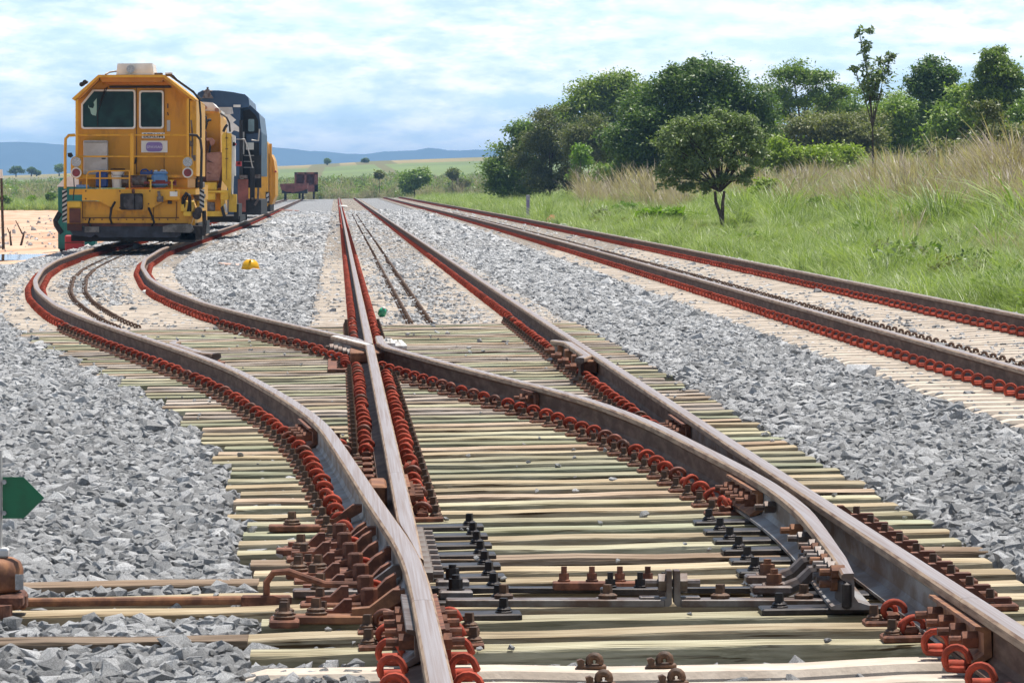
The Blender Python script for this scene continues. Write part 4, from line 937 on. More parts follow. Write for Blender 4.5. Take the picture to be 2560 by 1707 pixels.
# striped warning boards
for nm, (x0, y0, x1, y1) in (('left', (156,475,167.6,556)), ('right', (499,473,511,520))):
    b = PB(YM); ns = int((y1-y0)/5.6); w = x1-x0; sgn = 1 if nm == 'left' else -1
    for k in range(-2, ns+2):
        ya = y0 + k*5.8
        pts = [(x0, ya+(7 if sgn > 0 else 0)), (x1, ya+(0 if sgn > 0 else 7)), (x1, ya+5.8+(0 if sgn > 0 else 7)), (x0, ya+5.8+(7 if sgn > 0 else 0))]
        pts = [(px_, min(max(py_, y0), y1)) for px_, py_ in pts]
        if abs(pts[0][1]-pts[3][1]) + abs(pts[1][1]-pts[2][1]) < .5: continue
        b.pp(pts, -.06, -.03, k % 2)
    b.build('warning_board', [M['black'], M['cabinet']], vm, org=O)
# right hand side equipment of the long body behind the cab
b = PB(YM); b.pb(476,250,488.5,440,.9,8.7); cside = P('cab_side', b, M['yellow'])
b = PB(YM+5); b.pb(493,262,497,330,-2.2,-.4); b.pb(487,345,494,430,-3,3); P('side_window', b, M['dark'])
b = PB(130.0); b.pb(330,462,500,500,-4.0,8); b.pb(300,500,498,560,-4,8); P('long_body', b, M['yellow'])
b = PB(124.0); b.pt([(486,420,0),(492,440,0),(491,470,0)],.03); b.pt([(490,300,0),(493,360,.5),(492,430,1)],.025); b.pt([(494,380,2),(499,430,2),(497,480,2)],.04); P('hose', b, M['black'])
b = PB(126.0); b.pb(487,440,503,452,-1,1,0,.03); b.pb(490,455,507,470,0,2,0,.03); b.pc(499,488,-.5,.5,.14,14); P('side_box', b, M['steelgrey'])
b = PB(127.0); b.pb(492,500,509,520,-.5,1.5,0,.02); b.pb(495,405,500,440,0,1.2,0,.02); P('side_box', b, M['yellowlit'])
b = PB(130.0); b.pb(300,556,505,590,-3.5,8); P('long_underframe', b, M['black'])
# loads lying on the front deck: each its own thing
def on_deck(name, label, cat, x, ybot, d): 
    o = empty(name, (PX(x,YM), YM+d, PZ(ybot,YM))); tag(o, label, cat); return o
dk = 473
t = on_deck('plastic_drum', 'upright dark blue plastic drum on the machine deck beside the grey cabinet', 'drum', 253, 470, .35)
b = MB(); b.box(-.135,.135,-.12,.12,0,.36,0,.04); b.build('body', M['bluepl'], t); b = MB(); b.cyl((.0,0,.35),(.0,0,.40),.05,n=12); b.build('cap', M['bluepl'], t)
t = on_deck('bucket', 'white plastic bucket with a black rim on the machine deck', 'bucket', 293, 470, .3)
b = MB(); b.lathe((0,0,0), [(.125,0),(.150,.38),(.158,.385),(.158,.41)], 20); b.build('body', M['white'], t); b = MB(); b.lathe((0,0,.40),[(.165,0),(.168,.025),(.15,.035)],20); b.build('lid', M['black'], t); b = MB(); b.tube([(-.16,0,.36),(-.1,-.14,.28),(.1,-.14,.28),(.16,0,.36)],.006); b.build('handle', M['steelgrey'], t)
t = on_deck('cylinder_tank', 'grey metal cylinder lying across the machine deck with red iron bars', 'tank', 336, 470, .22)
b = MB(); b.cyl((-.27,0,.16),(.27,0,.16),.125,n=20); b.cyl((-.29,0,.16),(-.27,0,.16),.14,n=20); b.build('body', M['steelgrey'], t); b = MB(); b.box(-.2,.2,-.1,.1,0,.06); b.build('foot', M['brownst'], t)
t = on_deck('jerrycan', 'dark blue jerrycan with a loop handle on the machine deck', 'jerrycan', 363, 442, .5)
b = MB(); b.prism([(-.13,0),(.15,0),(.15,.13),(.13,.16),(.08,.12),(-.13,.12)], -.1, .1); b.build('body', M['bluepl'], t); b = MB(); b.tube([(-.11,0,.11),(-.09,0,.15),(0,0,.165),(.06,0,.12)],.02); b.build('handle', M['bluepl'], t)
t = on_deck('water_container', 'light blue water container beside the red iron bar on the machine deck', 'container', 399, 470, .3)
b = MB(); b.box(-.19,.17,-.14,.14,0,.33,0,.06); b.box(-.16,.18,-.13,.13,.30,.37,0,.03); b.build('body', M['lblue'], t); b = MB(); b.cyl((-.1,0,.36),(-.1,0,.40),.04,n=12); b.tube([(.0,0,.36),(.03,0,.40),(.12,0,.39),(.14,0,.35)],.018); b.build('handle', M['white'], t)
t = on_deck('iron_bar', 'dark red iron bar resting on two yellow brackets of the machine deck', 'bar', 400, 462, -.06)
b = MB(); b.box(-.36,.36,-.03,.03,.02,.07,0,.008); b.box(-.1,.12,-.025,.025,.07,.10,0,.004); b.box(.30,.37,-.03,.03,-.02,.10); b.build('bar', mat('bar_red',(.22,.03,.03),.6,var=.2), t)
b = PB(YM)
for xx in (377, 430): b.pb(xx-2,452,xx+2,473,-.1,-.02); b.pb(xx-5,450,xx+5,453,-.12,.0)
P('bar_bracket', b, M['yellowlit'])
t = on_deck('toolbox', 'small blue and grey toolbox on the left of the machine deck', 'toolbox', 205, 470, .2)
b = MB(); b.box(-.14,.14,-.08,.08,0,.07,0,.01); b.build('body', M['lblue'], t); b = MB(); b.box(-.14,.2,-.07,.09,.0,.03); b.box(-.05,-.02,-.01,.01,.07,.14); b.build('tray', M['steelgrey'], t)

# second machine: yellow, with a rusty bucket and a tall bright panel
Y2 = 148.0
v2 = empty('track_machine', (-4.4, Y2, .1)); tag(v2, 'second yellow track machine with a pink rusty bucket and tall bright yellow panel', 'track machine', 'vehicles standing in the siding'); O = v2.location[:]
Q = lambda n_, b, m: b.build(n_, m, v2, org=O)
b = PB(Y2); b.pp([(440,540),(440,290),(480,276),(545,278),(550,292),(552,540)], .6, 9); Q('body', b, M['yellow'])
b = PB(Y2); b.pb(500,277,524,284,.45,.62); b.pb(516,284,549,440,.5,.62); b.pb(488,286,512,320,.4,.6); Q('body_panel', b, M['yellowshade'])
b = PB(Y2); b.pp([(484,268),(505,254),(530,256),(540,268),(552,276),(552,282),(484,282)], .8, 5); Q('roof_unit', b, M['white'])
b = PB(Y2); b.pc(541,274,.4,1.4,.06,10); b.pc(512,268,.3,2.2,.05,10); Q('pipe', b, M['pinkrust'])
b = PB(Y2); b.pp([(497,323),(511,323),(509,400),(503,400)], .0, .25); b.pp([(517,383),(549,380),(561,384),(548,452),(516,452)], -.2, .15); b.pp([(512,346),(530,345),(537,352),(536,360),(527,366),(524,352),(514,352)], .0, .3); Q('bucket', b, M['pinkrust'])
b = PB(Y2); b.pp([(511,325),(516,330),(515,470),(503,470),(506,400),(509,400)], .0, .5); b.pp([(561,384),(563,386),(552,470),(543,470),(548,452)], -.2, .4); b.pp([(519,400),(535,408),(519,405)], -.22,-.19); b.pp([(519,431),(530,436),(519,434)], -.22,-.19); Q('bucket_shaded_side', b, M['brownst'])  # right sides of the bucket in dark brown, their shade is in the colour
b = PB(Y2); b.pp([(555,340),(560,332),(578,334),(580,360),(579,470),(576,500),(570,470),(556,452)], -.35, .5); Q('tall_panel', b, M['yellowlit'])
b = PB(Y2); b.pp([(580,336),(588,340),(589,440),(584,440),(581,500),(579,470)], -.3, .6); Q('panel_edge', b, M['white'])
b = PB(Y2)
for yy in (345, 372, 396): b.pb(564,yy,571,yy+2,-.37,-.34)
b.pb(566.5,330,567.3,450,-.37,-.34); Q('panel_seam', b, M['brownst'])
b = PB(Y2); b.pc(588,361,-.3,.2,.035,10); b.pb(582,356,588,366,-.3,.1); b.pc(598,409,-.3,.2,.035,10); b.pb(590,404,604,416,-.3,.1); Q('red_valve', b, M['redpl'])
b = PB(Y2); b.pt([(496,285,.2),(515,292,.2),(517,310,.2),(513,324,.2)],.025); b.pt([(552,284,.2),(566,294,.1),(573,308,.1),(575,330,.1)],.03); b.pt([(558,330,.1),(562,320,.1),(568,312,.1)],.04); b.pt([(516,305,.1),(522,300,.1),(528,300,.1)],.04); b.pt([(526,360,.1),(524,380,.0),(517,400,.0)],.03); Q('hose', b, M['black'])
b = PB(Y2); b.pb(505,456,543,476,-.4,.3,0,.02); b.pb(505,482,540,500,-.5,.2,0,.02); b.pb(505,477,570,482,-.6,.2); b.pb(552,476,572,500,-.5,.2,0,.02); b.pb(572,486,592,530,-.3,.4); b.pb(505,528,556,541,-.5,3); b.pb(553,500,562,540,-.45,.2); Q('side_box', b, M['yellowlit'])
b = PB(Y2); b.pb(512,505,538,528,-.45,.0,0,.02); Q('tank', b, M['steelgrey'])
b = PB(Y2); b.pb(470,541,600,556,.2,9); b.pb(585,510,597,548,-.2,5); Q('underframe', b, M['black'])
b = PB(Y2); b.pp([(552,520),(558,514),(566,540),(560,546)],-.6,-.5,0); b.pp([(560,512),(566,508),(570,528),(566,534)],-.6,-.5,1); b.build('warning_board', [M['black'], M['cabinet']], v2, org=O)

# blue locomotive
Y3 = 184.0
v3 = empty('locomotive', (-4.35, Y3, .1)); tag(v3, 'dark blue locomotive with white patches and a rounded roof between the yellow machines', 'locomotive', 'vehicles standing in the siding'); O = v3.location[:]
b = PB(Y3); b.pp([(490,536),(490,245),(494,232),(505,226),(545,226),(580,230),(612,236),(621,244),(623,262),(620,268),(600,270),(600,536)], .4, 17); lb = Q3 = b.build('body', M['blueloco'], v3, org=O)
b = PB(Y3); b.pp([(600,270),(624,262),(646,282),(652,330),(652,440),(600,440)], 1.6, 17); b.build('cab', M['blueloco'], v3, org=O)
b = PB(Y3); b.pp([(606,276),(622,272),(638,288),(644,300),(648,440),(606,440)], 1.45, 1.6); b.pb(598,300,606,440,.38,1.5); b.build('cab_recess', M['black'], v3, org=O)
b = PB(Y3); b.pp(rrect(616,294,636,332,4), 1.40, 1.45); wn = b.build('window', M['dark'], v3, org=O)
b = PB(Y3); b.pp(rrect(619,297,634,328,3), 1.36, 1.40); b.build('pane', mat('bright_pane',(.30,.45,.48),.1,var=.2,scale=2), wn, org=O)
b = PB(Y3); b.pp([(536,268),(580,268),(583,284),(574,286),(590,300),(582,306),(597,318),(597,330),(584,326),(572,340),(560,320)], .37, .40); b.pb(583,262,601,268,.36,.4); b.pb(613,356,633,374,1.3,1.45); b.build('white_patch', M['white'], v3, org=O)
b = PB(Y3); b.pp(rrect(540,268,580,286,4), .32, .37); b.build('number_board', M['cabinet'], v3, org=O)
b = PB(Y3); b.pp([(505,246),(511,234),(514,224),(523,224),(526,234),(533,246)], -.2, .35); b.pt([(519,224,0),(519,218,0)],.04); b.pt([(508,228,0),(531,228,0)],.03); b.build('bell', M['steelgrey'], v3, org=O)
b = PB(Y3); b.pb(633,332,650,356,1.3,1.5); b.pb(614,334,634,356,1.32,1.5); b.build('cab_door', M['blueloco'], v3, org=O)
b = PB(Y3)
for yy in (388, 403, 418): b.pb(608,yy,634,yy+1.5,.9,1.1)
b.pt([(590,348,.3),(611,348,.4),(622,380,.5),(631,420,.6)],.022); b.pt([(628,350,.9),(645,352,.9),(648,322,.9)],.03); b.pt([(608,330,.5),(608,386,.5)],.03); b.build('hand_rail', M['cabinet'], v3, org=O)
b = PB(Y3); b.pb(608,388,652,470,1.1,1.6); b.pb(490,500,652,538,.8,17); b.pb(624,420,636,500,.6,1.0); b.build('steps', M['dark'], v3, org=O)
b = PB(Y3); b.pb(594,448,620,500,.3,.9); b.pb(596,500,614,530,.3,1.0); b.build('front_gear', M['wagon'], v3, org=O)
b = PB(Y3); b.pb(598,438,618,446,.2,.9); b.pb(636,436,650,446,.7,1.6); b.pt([(645,470,.6),(644,500,.6),(636,514,.6)],.04); b.pb(628,494,634,500,.5,.9); b.build('grey_fittings', M['steelgrey'], v3, org=O)
b = PB(Y3)
for d in (2,4.2,6.4,11,13.2,15.4):
    for xx in (-5.15, -3.5): b.cyl((xx-.07,Y3+d,.65),(xx+.07,Y3+d,.65),.5,n=20)
b.build('wheel', M['dark'], v3, org=O)
# third yellow machine
Y4 = 245.0
v4 = empty('track_machine', (-4.2, Y4, .1)); tag(v4, 'farthest yellow track machine, a narrow strip seen behind the blue locomotive', 'track machine', 'vehicles standing in the siding'); O = v4.location[:]
b = PB(Y4); b.pp([(560,520),(560,352),(668,354),(670,362),(670,516)], 0, 8); b.pp([(670,384),(676,384),(683,400),(687,430),(687,490),(678,512),(670,512)], 2, 14); b.pb(672,359,678,512,1.5,3); b.build('body', M['yellow'], v4, org=O)
b = PB(Y4); b.pb(655,380,661,386,-.1,0); b.pb(655,414,661,424,-.1,0); b.pb(655,432,660,440,-.1,0); b.build('white_box', M['white'], v4, org=O)
b = PB(Y4); b.pb(655,423,668,426,-.2,0); b.pc(688,429,1,2,.05,8); b.build('red_valve', M['redpl'], v4, org=O)
b = PB(Y4); b.pp([(666,486),(672,482),(672,490),(666,494)],-.1,-.05,1); b.pp([(666,498),(672,494),(672,502),(666,506)],-.1,-.05,1); b.pb(664,480,674,508,-.04,0,0); b.build('warning_board', [M['black'], M['cabinet']], v4, org=O)
b = PB(Y4); b.pb(570,512,676,530,.3,14); b.build('underframe', M['black'], v4, org=O)
# far wagons
Y5 = 520.0
v5 = empty('flat_wagon', (PX(732,Y5), Y5, 0)); tag(v5, 'empty brown flat wagon far down the siding, in front of the open wagon', 'wagon'); O = v5.location[:]
b = PB(Y5); b.pp([(699,460),(770,458),(768,472),(760,476),(745,480),(715,480),(703,474)], 0, 12); b.pb(728,464,738,482,-.5,.2); b.build('body', M['wagon'], v5, org=O)
b = PB(Y5)
for xx in (712, 756):
    for d in (1.5, 3.3, 9, 10.8): b.cyl((PX(xx,Y5)-.08,Y5+d,.55),(PX(xx,Y5)+.08,Y5+d,.55),.48,n=14)
b.pb(704,474,768,484,.6,12); b.build('wheel', M['dark'], v5, org=O)
Y6 = 540.0
v6 = empty('open_wagon', (PX(764,Y6), Y6, 0)); tag(v6, 'brown open sided goods wagon far down the siding, behind the flat wagon', 'wagon'); O = v6.location[:]
b = PB(Y6); b.pb(736,431,794,436,0,13); b.pb(736,431,741,478,0,13); b.pb(761,431,766,470,0,.3); b.pb(786,431,794,480,0,13); b.pb(736,462,794,480,0,13); b.pb(736,436,794,462,1.2,13); b.build('body', M['wagon'], v6, org=O)
b = PB(Y6)
for xx in (748, 784):
    for d in (1.5, 3.3, 9.5, 11.3): b.cyl((PX(xx,Y6)-.08,Y6+d,.55),(PX(xx,Y6)+.08,Y6+d,.55),.48,n=14)
b.build('wheel', M['dark'], v6, org=O)

# portable toilet and red tank behind the machine
YT = 136.0
pt_ = empty('portable_toilet', (-6.75, YT+.6, float(T(-6.8,YT)))); tag(pt_, 'teal portable toilet with a white roof behind the left of the machine', 'portable toilet'); O = pt_.location[:]
zb = float(T(-6.8, YT))
b = MB(); b.box(PX(145,YT), PX(238,YT), YT, YT+1.2, zb+.08, PZ(466,YT), 0, .02); b.build('walls', M['teal'], pt_, org=O)
b = MB()
for px_ in (146, 152, 160): b.box(PX(px_,YT), PX(px_+1.5,YT), YT-.02, YT, zb+.1, PZ(468,YT))
b.build('rib', M['teal'], pt_, org=O)
b = PB(YT); b.pp([(142,467),(158,448),(180,438),(215,438),(240,462),(240,467)], -.05, 1.25); b.build('roof', M['white'], pt_, org=O)
b = MB(); b.box(PX(149,YT), PX(236,YT), YT+.02, YT+1.2, zb-.1, zb+.08); b.build('skid', M['black'], pt_, org=O)
b = MB(); b.cyl((PX(153,YT), YT+.3, PZ(452,YT)), (PX(153,YT), YT+.3, PZ(445,YT)), .06, n=10); b.build('vent', M['teal'], pt_, org=O)
rb = empty('plastic_tank', (PX(185,133), 133, float(T(-6.6,133)))); tag(rb, 'red plastic tank standing on the dirt under the left corner of the machine', 'tank'); O = rb.location[:]
b = MB(); b.box(PX(162,133), PX(209,133), 133, 133.5, float(T(-6.6,133))-.05, PZ(588,133), 0, .03); b.build('body', M['redpl'], rb, org=O)
b = MB(); b.box(PX(162,133)-.005, PX(209,133)+.005, 132.99, 133.5, PZ(607,133)-.012, PZ(607,133)+.012); b.build('seam', M['brownst'], rb, org=O)

# ------------------------------------------------------------------ small things on the ground
hx, hY = PX(626, 92), 92.0
hh = empty('hard_hat', (hx, hY, float(cf(hx))+.03)); tag(hh, 'yellow hard hat lying on the grey ballast between siding and middle track', 'hard hat')
b = MB(); b.lathe((0,0,0), [(.158,.012),(.155,.05),(.143,.095),(.115,.14),(.07,.168),(.02,.176)], 22); b.build('shell', M['hat'], hh, smooth=True)
b = MB(); b.lathe((0,0,0), [(.165,0),(.175,.004),(.172,.014),(.155,.016)], 22); b.box(-.02,.02,-.16,.16,.14,.178,0,.012); b.build('brim', M['hat'], hh)
def litter(name, label, cat, px, py, m, shape, z=.03):
    Y = F*(CZ-z)/(py-VY); x = PX(px, Y); o = empty(name, (x, Y, float(cf(x))+z-.02)); tag(o, label, cat); shape(o, m); return o
def bottle(o, m):
    b = MB(); b.lathe((0,0,0), [(.032,0),(.046,.015),(.048,.06),(.036,.09),(.015,.10)], 14); q = b.build('body', m, o, smooth=True); q.rotation_euler = (.5,.3,0)
    b = MB(); b.cyl((.0,0,.095),(.0,0,.118),.016,n=10); q2 = b.build('cap', M['whitepaint'], o); q2.rotation_euler = (.5,.3,0)
litter('bottle', 'crumpled green plastic bottle by the red clips on the pale sleepers', 'bottle', 953, 787, M['pet'], bottle)
def chip(w, d, h):
    def f(o, m):
        b = MB(); b.box(-w/2,w/2,-d/2,d/2,0,h,0,min(h,w,d)*.3); q = b.build('piece', m, o); q.rotation_euler = (.1,.06,.4)
    return f
litter('scrap_board', 'thin pale pink board lying on the ballast left of the hard hat', 'board', 578, 655, M['scrap'], chip(.42,.3,.02))
litter('paper_scrap', 'white scrap lying on the clips of the inner curved rail', 'scrap', 377, 724, M['white'], chip(.20,.2,.05))
litter('plastic_scrap', 'white and yellow scrap beside the straight rail near the horizon', 'scrap', 858, 519, M['white'], chip(.55,.3,.16))
litter('marker_flag', 'small yellow marker lying between the far tracks', 'marker', 934, 495, M['hat'], chip(1.1,.5,.14))
litter('scrap_board', 'brown board beside the rails under the far machine', 'board', 720, 524, M['pinkrust'], chip(1.4,.3,.05))
kx = PX(1320, 205); kp = empty('distance_post', (kx, 205, float(T(kx,205)))); tag(kp, 'short grey distance post standing in the grass beside the right hand track', 'post')
b = MB(); b.box(-.075,.075,-.06,.06,-.1,PZ(488,205)-float(T(kx,205)),0,.01); b.build('post_body', M['postgrey'], kp)
b = MB(); b.box(-.035,.035,-.066,-.061,.35,.85); b.build('marking', M['purple'], kp)
ax = PX(1381, 190); am = empty('ant_mound', (ax, 190, float(T(ax,190)))); tag(am, 'small orange ant mound in the grass right of the distance post', 'mound')
b = MB(); b.lathe((0,0,-.05), [(.3,0),(.26,.12),(.17,.24),(.06,.34)], 12); b.build('soil', M['anthill'], am, smooth=True)
sx = PX(1405, 196); sh = MB()
for k in range(16): sh.box(*(lambda a, c: (a, a+.14, c, c+.14))(sx-.5+rng.uniform(0,1.1), 195.5+rng.uniform(0,1)), float(T(sx,196))-.02, float(T(sx,196))+rng.uniform(.05,.2), 0, .03)
tag(sh.build('rubble_heap', M['stone'], org=(sx,196,0)), 'small heap of grey stones beside the ant mound', 'stones')
# fence stick and dead stems in the yard
Yp = 150.0; fx_ = PX(6, Yp); z0 = float(T(fx_, Yp)); fp_ = empty('wooden_post', (fx_, Yp, z0)); tag(fp_, 'thin dark wooden post with a white top at the left edge of the photo', 'post')
b = MB(); b.tube([(.035,0,-.1),(.0,0,1.0),(-.03,0,PZ(446,Yp)-z0)], [.045,.04,.035], 8); b.build('stick', M['bark'], fp_)
b = MB(); b.cyl((-.035,0,PZ(446,Yp)-z0),(-.045,0,PZ(424,Yp)-z0),.06,.045,10); b.build('white_top', M['white'], fp_)
for k, pts in enumerate(([(28,598),(25,568),(18,552)], [(52,592),(59,564),(55,560),(45,540),(39,528)])):
    Yw = 160.0; x0 = PX(pts[0][0], Yw); zz = float(T(x0, Yw)); o = empty('dead_stem', (x0, Yw, zz)); tag(o, ('shorter' if k == 0 else 'taller') + ' crooked dead stem sticking out of the bare dirt yard', 'dead stem')
    b = MB(); dz = PZ(pts[0][1], Yw) - zz; b.tube([(PX(a,Yw)-x0, 0, PZ(c,Yw)-zz-dz) for a, c in pts], np.linspace(.04,.012,len(pts)), 6); b.build('stem', M['bark'], o)
    b = MB(); b.tube([(PX(pts[1][0],Yw)-x0,0,PZ(pts[1][1],Yw)-zz-dz),(PX(pts[1][0]+2,Yw)-x0,.02,PZ(pts[1][1]-9,Yw)-zz-dz)],[.03,.01],6); b.build('twig', M['bark'], o)
# ------------------------------------------------------------------ trees and plants
D = 2560/2352.0                                           # the crowns below are noted in a 2352 px wide view
def leaf_quad(vs, fs, c, s, nrm, up):
    a = np.cross(nrm, up); a /= (np.linalg.norm(a)+1e-9); u = np.cross(a, nrm)
    b = len(vs); w = s*.5
    vs += [c - u*s*.1, c + a*w*.55 + u*s*.45, c + u*s*1.05, c - a*w*.55 + u*s*.45]; fs.append((b, b+1, b+2, b+3))
def tree(name, label, cat, base, Y, blobs, leaf, n_leaves, lsize, tr_r=.10, depth=.8, sparse=0, group=None, stems=1, hollow=.35, clump=30):
    lsize *= 1.15 if Y < 1000 else 1.0
    bx_ = PX(base[0]*D, Y); bz = PZ(base[1]*D, Y); z0 = min(bz, float(T(bx_, Y)) + .0) if name != 'sapling' else bz
    root = empty(name, (bx_, Y, z0)); tag(root, label, cat, group)
    px = lambda p: np.array([PX(p[0]*D, Y)-bx_, 0, PZ(p[1]*D, Y)-z0])
    m = D*Y/F; vs, fs = [], []
    area = np.array([b_[2]*b_[3] for b_ in blobs], float); share = area/area.sum()
    wood = MB(); cents = []
    for b_ in blobs: 
        c = px(b_); c[1] = rng.uniform(-.5, .5)*depth*max(b_[2], b_[3])*m; cents.append(c)
    low = min(c[2] - b_[3]*m*.6 for c, b_ in zip(cents, blobs)); fork = np.array([0, 0, max(.25*(np.mean([c[2] for c in cents])), min(low, .6*np.mean([c[2] for c in cents])))])
    cm = np.mean(cents, axis=0); fork[0] = cm[0]*.25
    for st_ in range(stems):
        off = np.array([(st_-(stems-1)/2)*tr_r*3.0, (st_ % 2)*.2, 0])
        k_ = .42 if stems > 1 else .5; wood.tube([(0,0,-.2), tuple(fork*k_*.5 + rng.normal(0,.02,3)*[1,1,0]), tuple(fork*k_ + off*.25), tuple(fork*.75 + off*1.1 + rng.normal(0,.03,3)*[1,1,0]), tuple(fork+off*1.5)], [tr_r*1.25, tr_r, tr_r*.9, tr_r*.75, tr_r*.65], 7)
    for c, b_ in zip(cents, blobs):
        midp = fork + (c-fork)*.5 + np.array([0,0,.12*np.linalg.norm(c-fork)]) ; wood.tube([tuple(fork), tuple(midp), tuple(c), tuple(c+np.array([.1,0,b_[3]*m*.5]))], [tr_r*.6, tr_r*.36, tr_r*.2, tr_r*.06], 5)
        for q in range(4):
            e = c + rng.normal(0, .5, 3)*np.array([b_[2], b_[2]*depth, b_[3]])*m; wood.tube([tuple(fork+(c-fork)*.7), tuple((c+e)/2+[0,0,.05]), tuple(e)], [tr_r*.18, tr_r*.1, tr_r*.03], 4)
    for b_, c, sh_ in zip(blobs, cents, share):
        ncl = max(4, int(n_leaves*(5.0 if name != 'sapling' else 1.1)*sh_/clump)); rad = np.array([b_[2], max(b_[2], b_[3])*depth, b_[3]])*m*(1.08 if name != 'sapling' else 1)
        ns_ = 6 + int(rad.max()*4.0); subs = []
        for q in range(ns_):
            d = rng.normal(size=3); d /= np.linalg.norm(d); f_ = rng.uniform(.26, .50); subs.append((c + d*rad*rng.uniform(.30, .92), rad*f_*np.array([1, 1, .8])))
        for k in range(ncl):
            c_, r_s = subs[int(rng.integers(ns_))]; d = rng.normal(size=3); d /= np.linalg.norm(d)
            if d[2] < -.3 and rng.uniform() < .6: d[2] = -d[2]
            cc = c_ + d*r_s*rng.uniform(.6, 1.08); cs = min(lsize*rng.uniform(1.0, 2.4), .38*min(rad))
            for j in range(int(clump*rng.uniform(.55, 1.4))):
                p = cc + rng.normal(0, 1, 3)*np.array([cs, cs, cs*.55])
                nrm = rng.normal(0, .65, 3) + np.array([0, -.15, .75]) + d*.4; nrm /= np.linalg.norm(nrm)
                up = rng.normal(0, 1, 3) + d*.6 + np.array([0,0,-.3]); leaf_quad(vs, fs, p, lsize*rng.uniform(.6, 1.35), nrm, up/np.linalg.norm(up))
    wood.build('trunk', M['bark'], root)
    b = MB(); b.v = [tuple(v) for v in vs]; b.f = [list(f) for f in fs]; b.m = [0]*len(fs); b.build('crown', M[leaf], root); return root
TG = 'trees and bushes behind the right hand track'
tree('bush', 'dark bluish green bush at the left end of the tree group', 'bush', (1205,462), 330, [(1180,372,58,55),(1160,400,42,40),(1212,325,50,38),(1200,425,40,38),(1190,300,22,16)], 'leaf_dark', 5200, .16, group=TG)
tree('bush', 'olive brown creeper covered bush second from the left of the tree group', 'bush', (1262,466), 322, [(1250,362,62,62),(1275,302,66,42),(1240,420,50,40),(1300,398,28,58),(1262,262,40,16)], 'leaf_olive', 6500, .12, group=TG)
tree('tree', 'tall yellowish green rounded tree at the back left of the group', 'tree', (1400,440), 380, [(1410,208,75,38),(1350,232,56,40),(1450,245,80,60),(1330,292,70,50),(1400,322,80,60),(1480,225,45,35),(1300,265,30,25)], 'leaf_yel', 8500, .19, .16, group=TG)
tree('tree', 'thin olive tree with reddish leaves before the rounded tree', 'tree', (1352,452), 318, [(1340,312,52,46),(1372,352,42,42),(1318,342,42,36),(1385,300,30,25)], 'leaf_olive', 3000, .13, .07, group=TG)
tree('bush', 'bright light green bush glowing low between the dark trees', 'bush', (1335,440), 300, [(1334,368,17,30),(1322,405,14,18)], 'leaf_bright', 900, .12, .03, group=TG)
tree('tree', 'largest dark green spreading tree in the centre of the group', 'tree', (1607,490), 264, [(1560,202,50,45),(1620,198,78,44),(1705,228,78,52),(1500,272,88,58),(1585,300,90,60),(1685,300,90,60),(1460,342,66,60),(1447,405,42,50),(1482,440,26,24),(1560,420,66,34),(1740,292,38,45),(1500,385,60,46),(1570,375,80,46),(1660,250,80,50),(1595,168,30,20),(1545,170,16,26),(1590,148,6,16)], 'leaf_dark', 21000, .15, .20, group=TG)
tree('tree', 'small grey green tree with a slim forked trunk standing nearest in the grass', 'tree', (1660,535), 154, [(1572,300,44,26),(1622,286,44,24),(1670,277,38,26),(1722,300,36,25),(1540,335,34,26),(1592,340,44,26),(1642,330,50,30),(1692,336,44,26),(1737,350,28,18),(1560,375,38,18),(1622,378,44,16),(1690,372,38,15),(1748,322,18,14),(1645,260,14,11),(1530,392,20,12),(1585,404,28,16),(1720,395,18,14),(1570,424,26,15),(1660,412,30,16),(1535,412,24,18),(1610,432,24,13),(1705,410,22,16)], 'leaf_grey', 3700, .085, .066, group=TG, stems=2)
tree('tree', 'airy light tree with gaps of sky behind the central tree', 'tree', (1838,410), 330, [(1820,178,46,28),(1880,190,44,30),(1782,218,38,26),(1922,222,30,26),(1850,235,50,22),(1800,262,26,18),(1905,250,26,16)], 'leaf_mid', 3000, .15, .15, group=TG)
tree('sapling', 'tall thin bare stemmed sapling with feathery leaves at its top', 'sapling', (2005,520), 178, [(2012,178,34,36),(1985,105,12,36),(2032,140,22,14),(1962,160,16,9),(2000,215,38,22),(1975,75,8,14),(2048,130,9,8)], 'leaf_grey', 1500, .13, .038, group=TG, clump=14)
tree('tree', 'dark pillar shaped tree against the sky right of the sapling', 'tree', (2142,360), 290, [(2142,176,40,34),(2122,208,34,34),(2165,190,26,38),(2147,250,28,46),(2100,190,18,14)], 'leaf_dark', 4200, .15, .12, group=TG)
tree('tree', 'tall tree with a bright top at the right of the photo', 'tree', (2290,370), 272, [(2280,130,34,20),(2288,165,42,34),(2320,186,26,22),(2270,230,56,44),(2320,262,38,40),(2250,160,12,14)], 'leaf_yel', 5200, .15, .12, group=TG)
tree('bush', 'wide olive bush mass right of the central tree', 'bush', (1880,420), 285, [(1850,302,76,50),(1920,292,66,42),(1990,302,56,46),(1802,332,46,46),(1900,345,80,40),(1980,350,60,40),(1820,395,70,36),(1900,400,80,34),(1985,395,60,36)], 'leaf_olive', 10000, .13, .06, group=TG)
tree('bush', 'green bush between the sapling and the dark pillar tree', 'bush', (2080,400), 296, [(2062,258,54,40),(2050,302,66,42),(2122,312,56,40),(2100,270,40,30),(2070,365,80,40)], 'leaf_mid', 6500, .14, .06, group=TG)
tree('bush', 'broad leaved bush left of the tall tree at the right', 'bush', (2205,400), 282, [(2222,252,48,40),(2200,302,56,44),(2180,275,30,25),(2200,365,80,40)], 'leaf_mid', 5000, .18, .05, group=TG)
tree('bush', 'bush cut by the right edge of the photo behind dry grass', 'bush', (2342,420), 262, [(2340,332,42,56),(2354,282,40,40),(2370,360,40,50)], 'leaf_mid', 3200, .14, .05, group=TG)
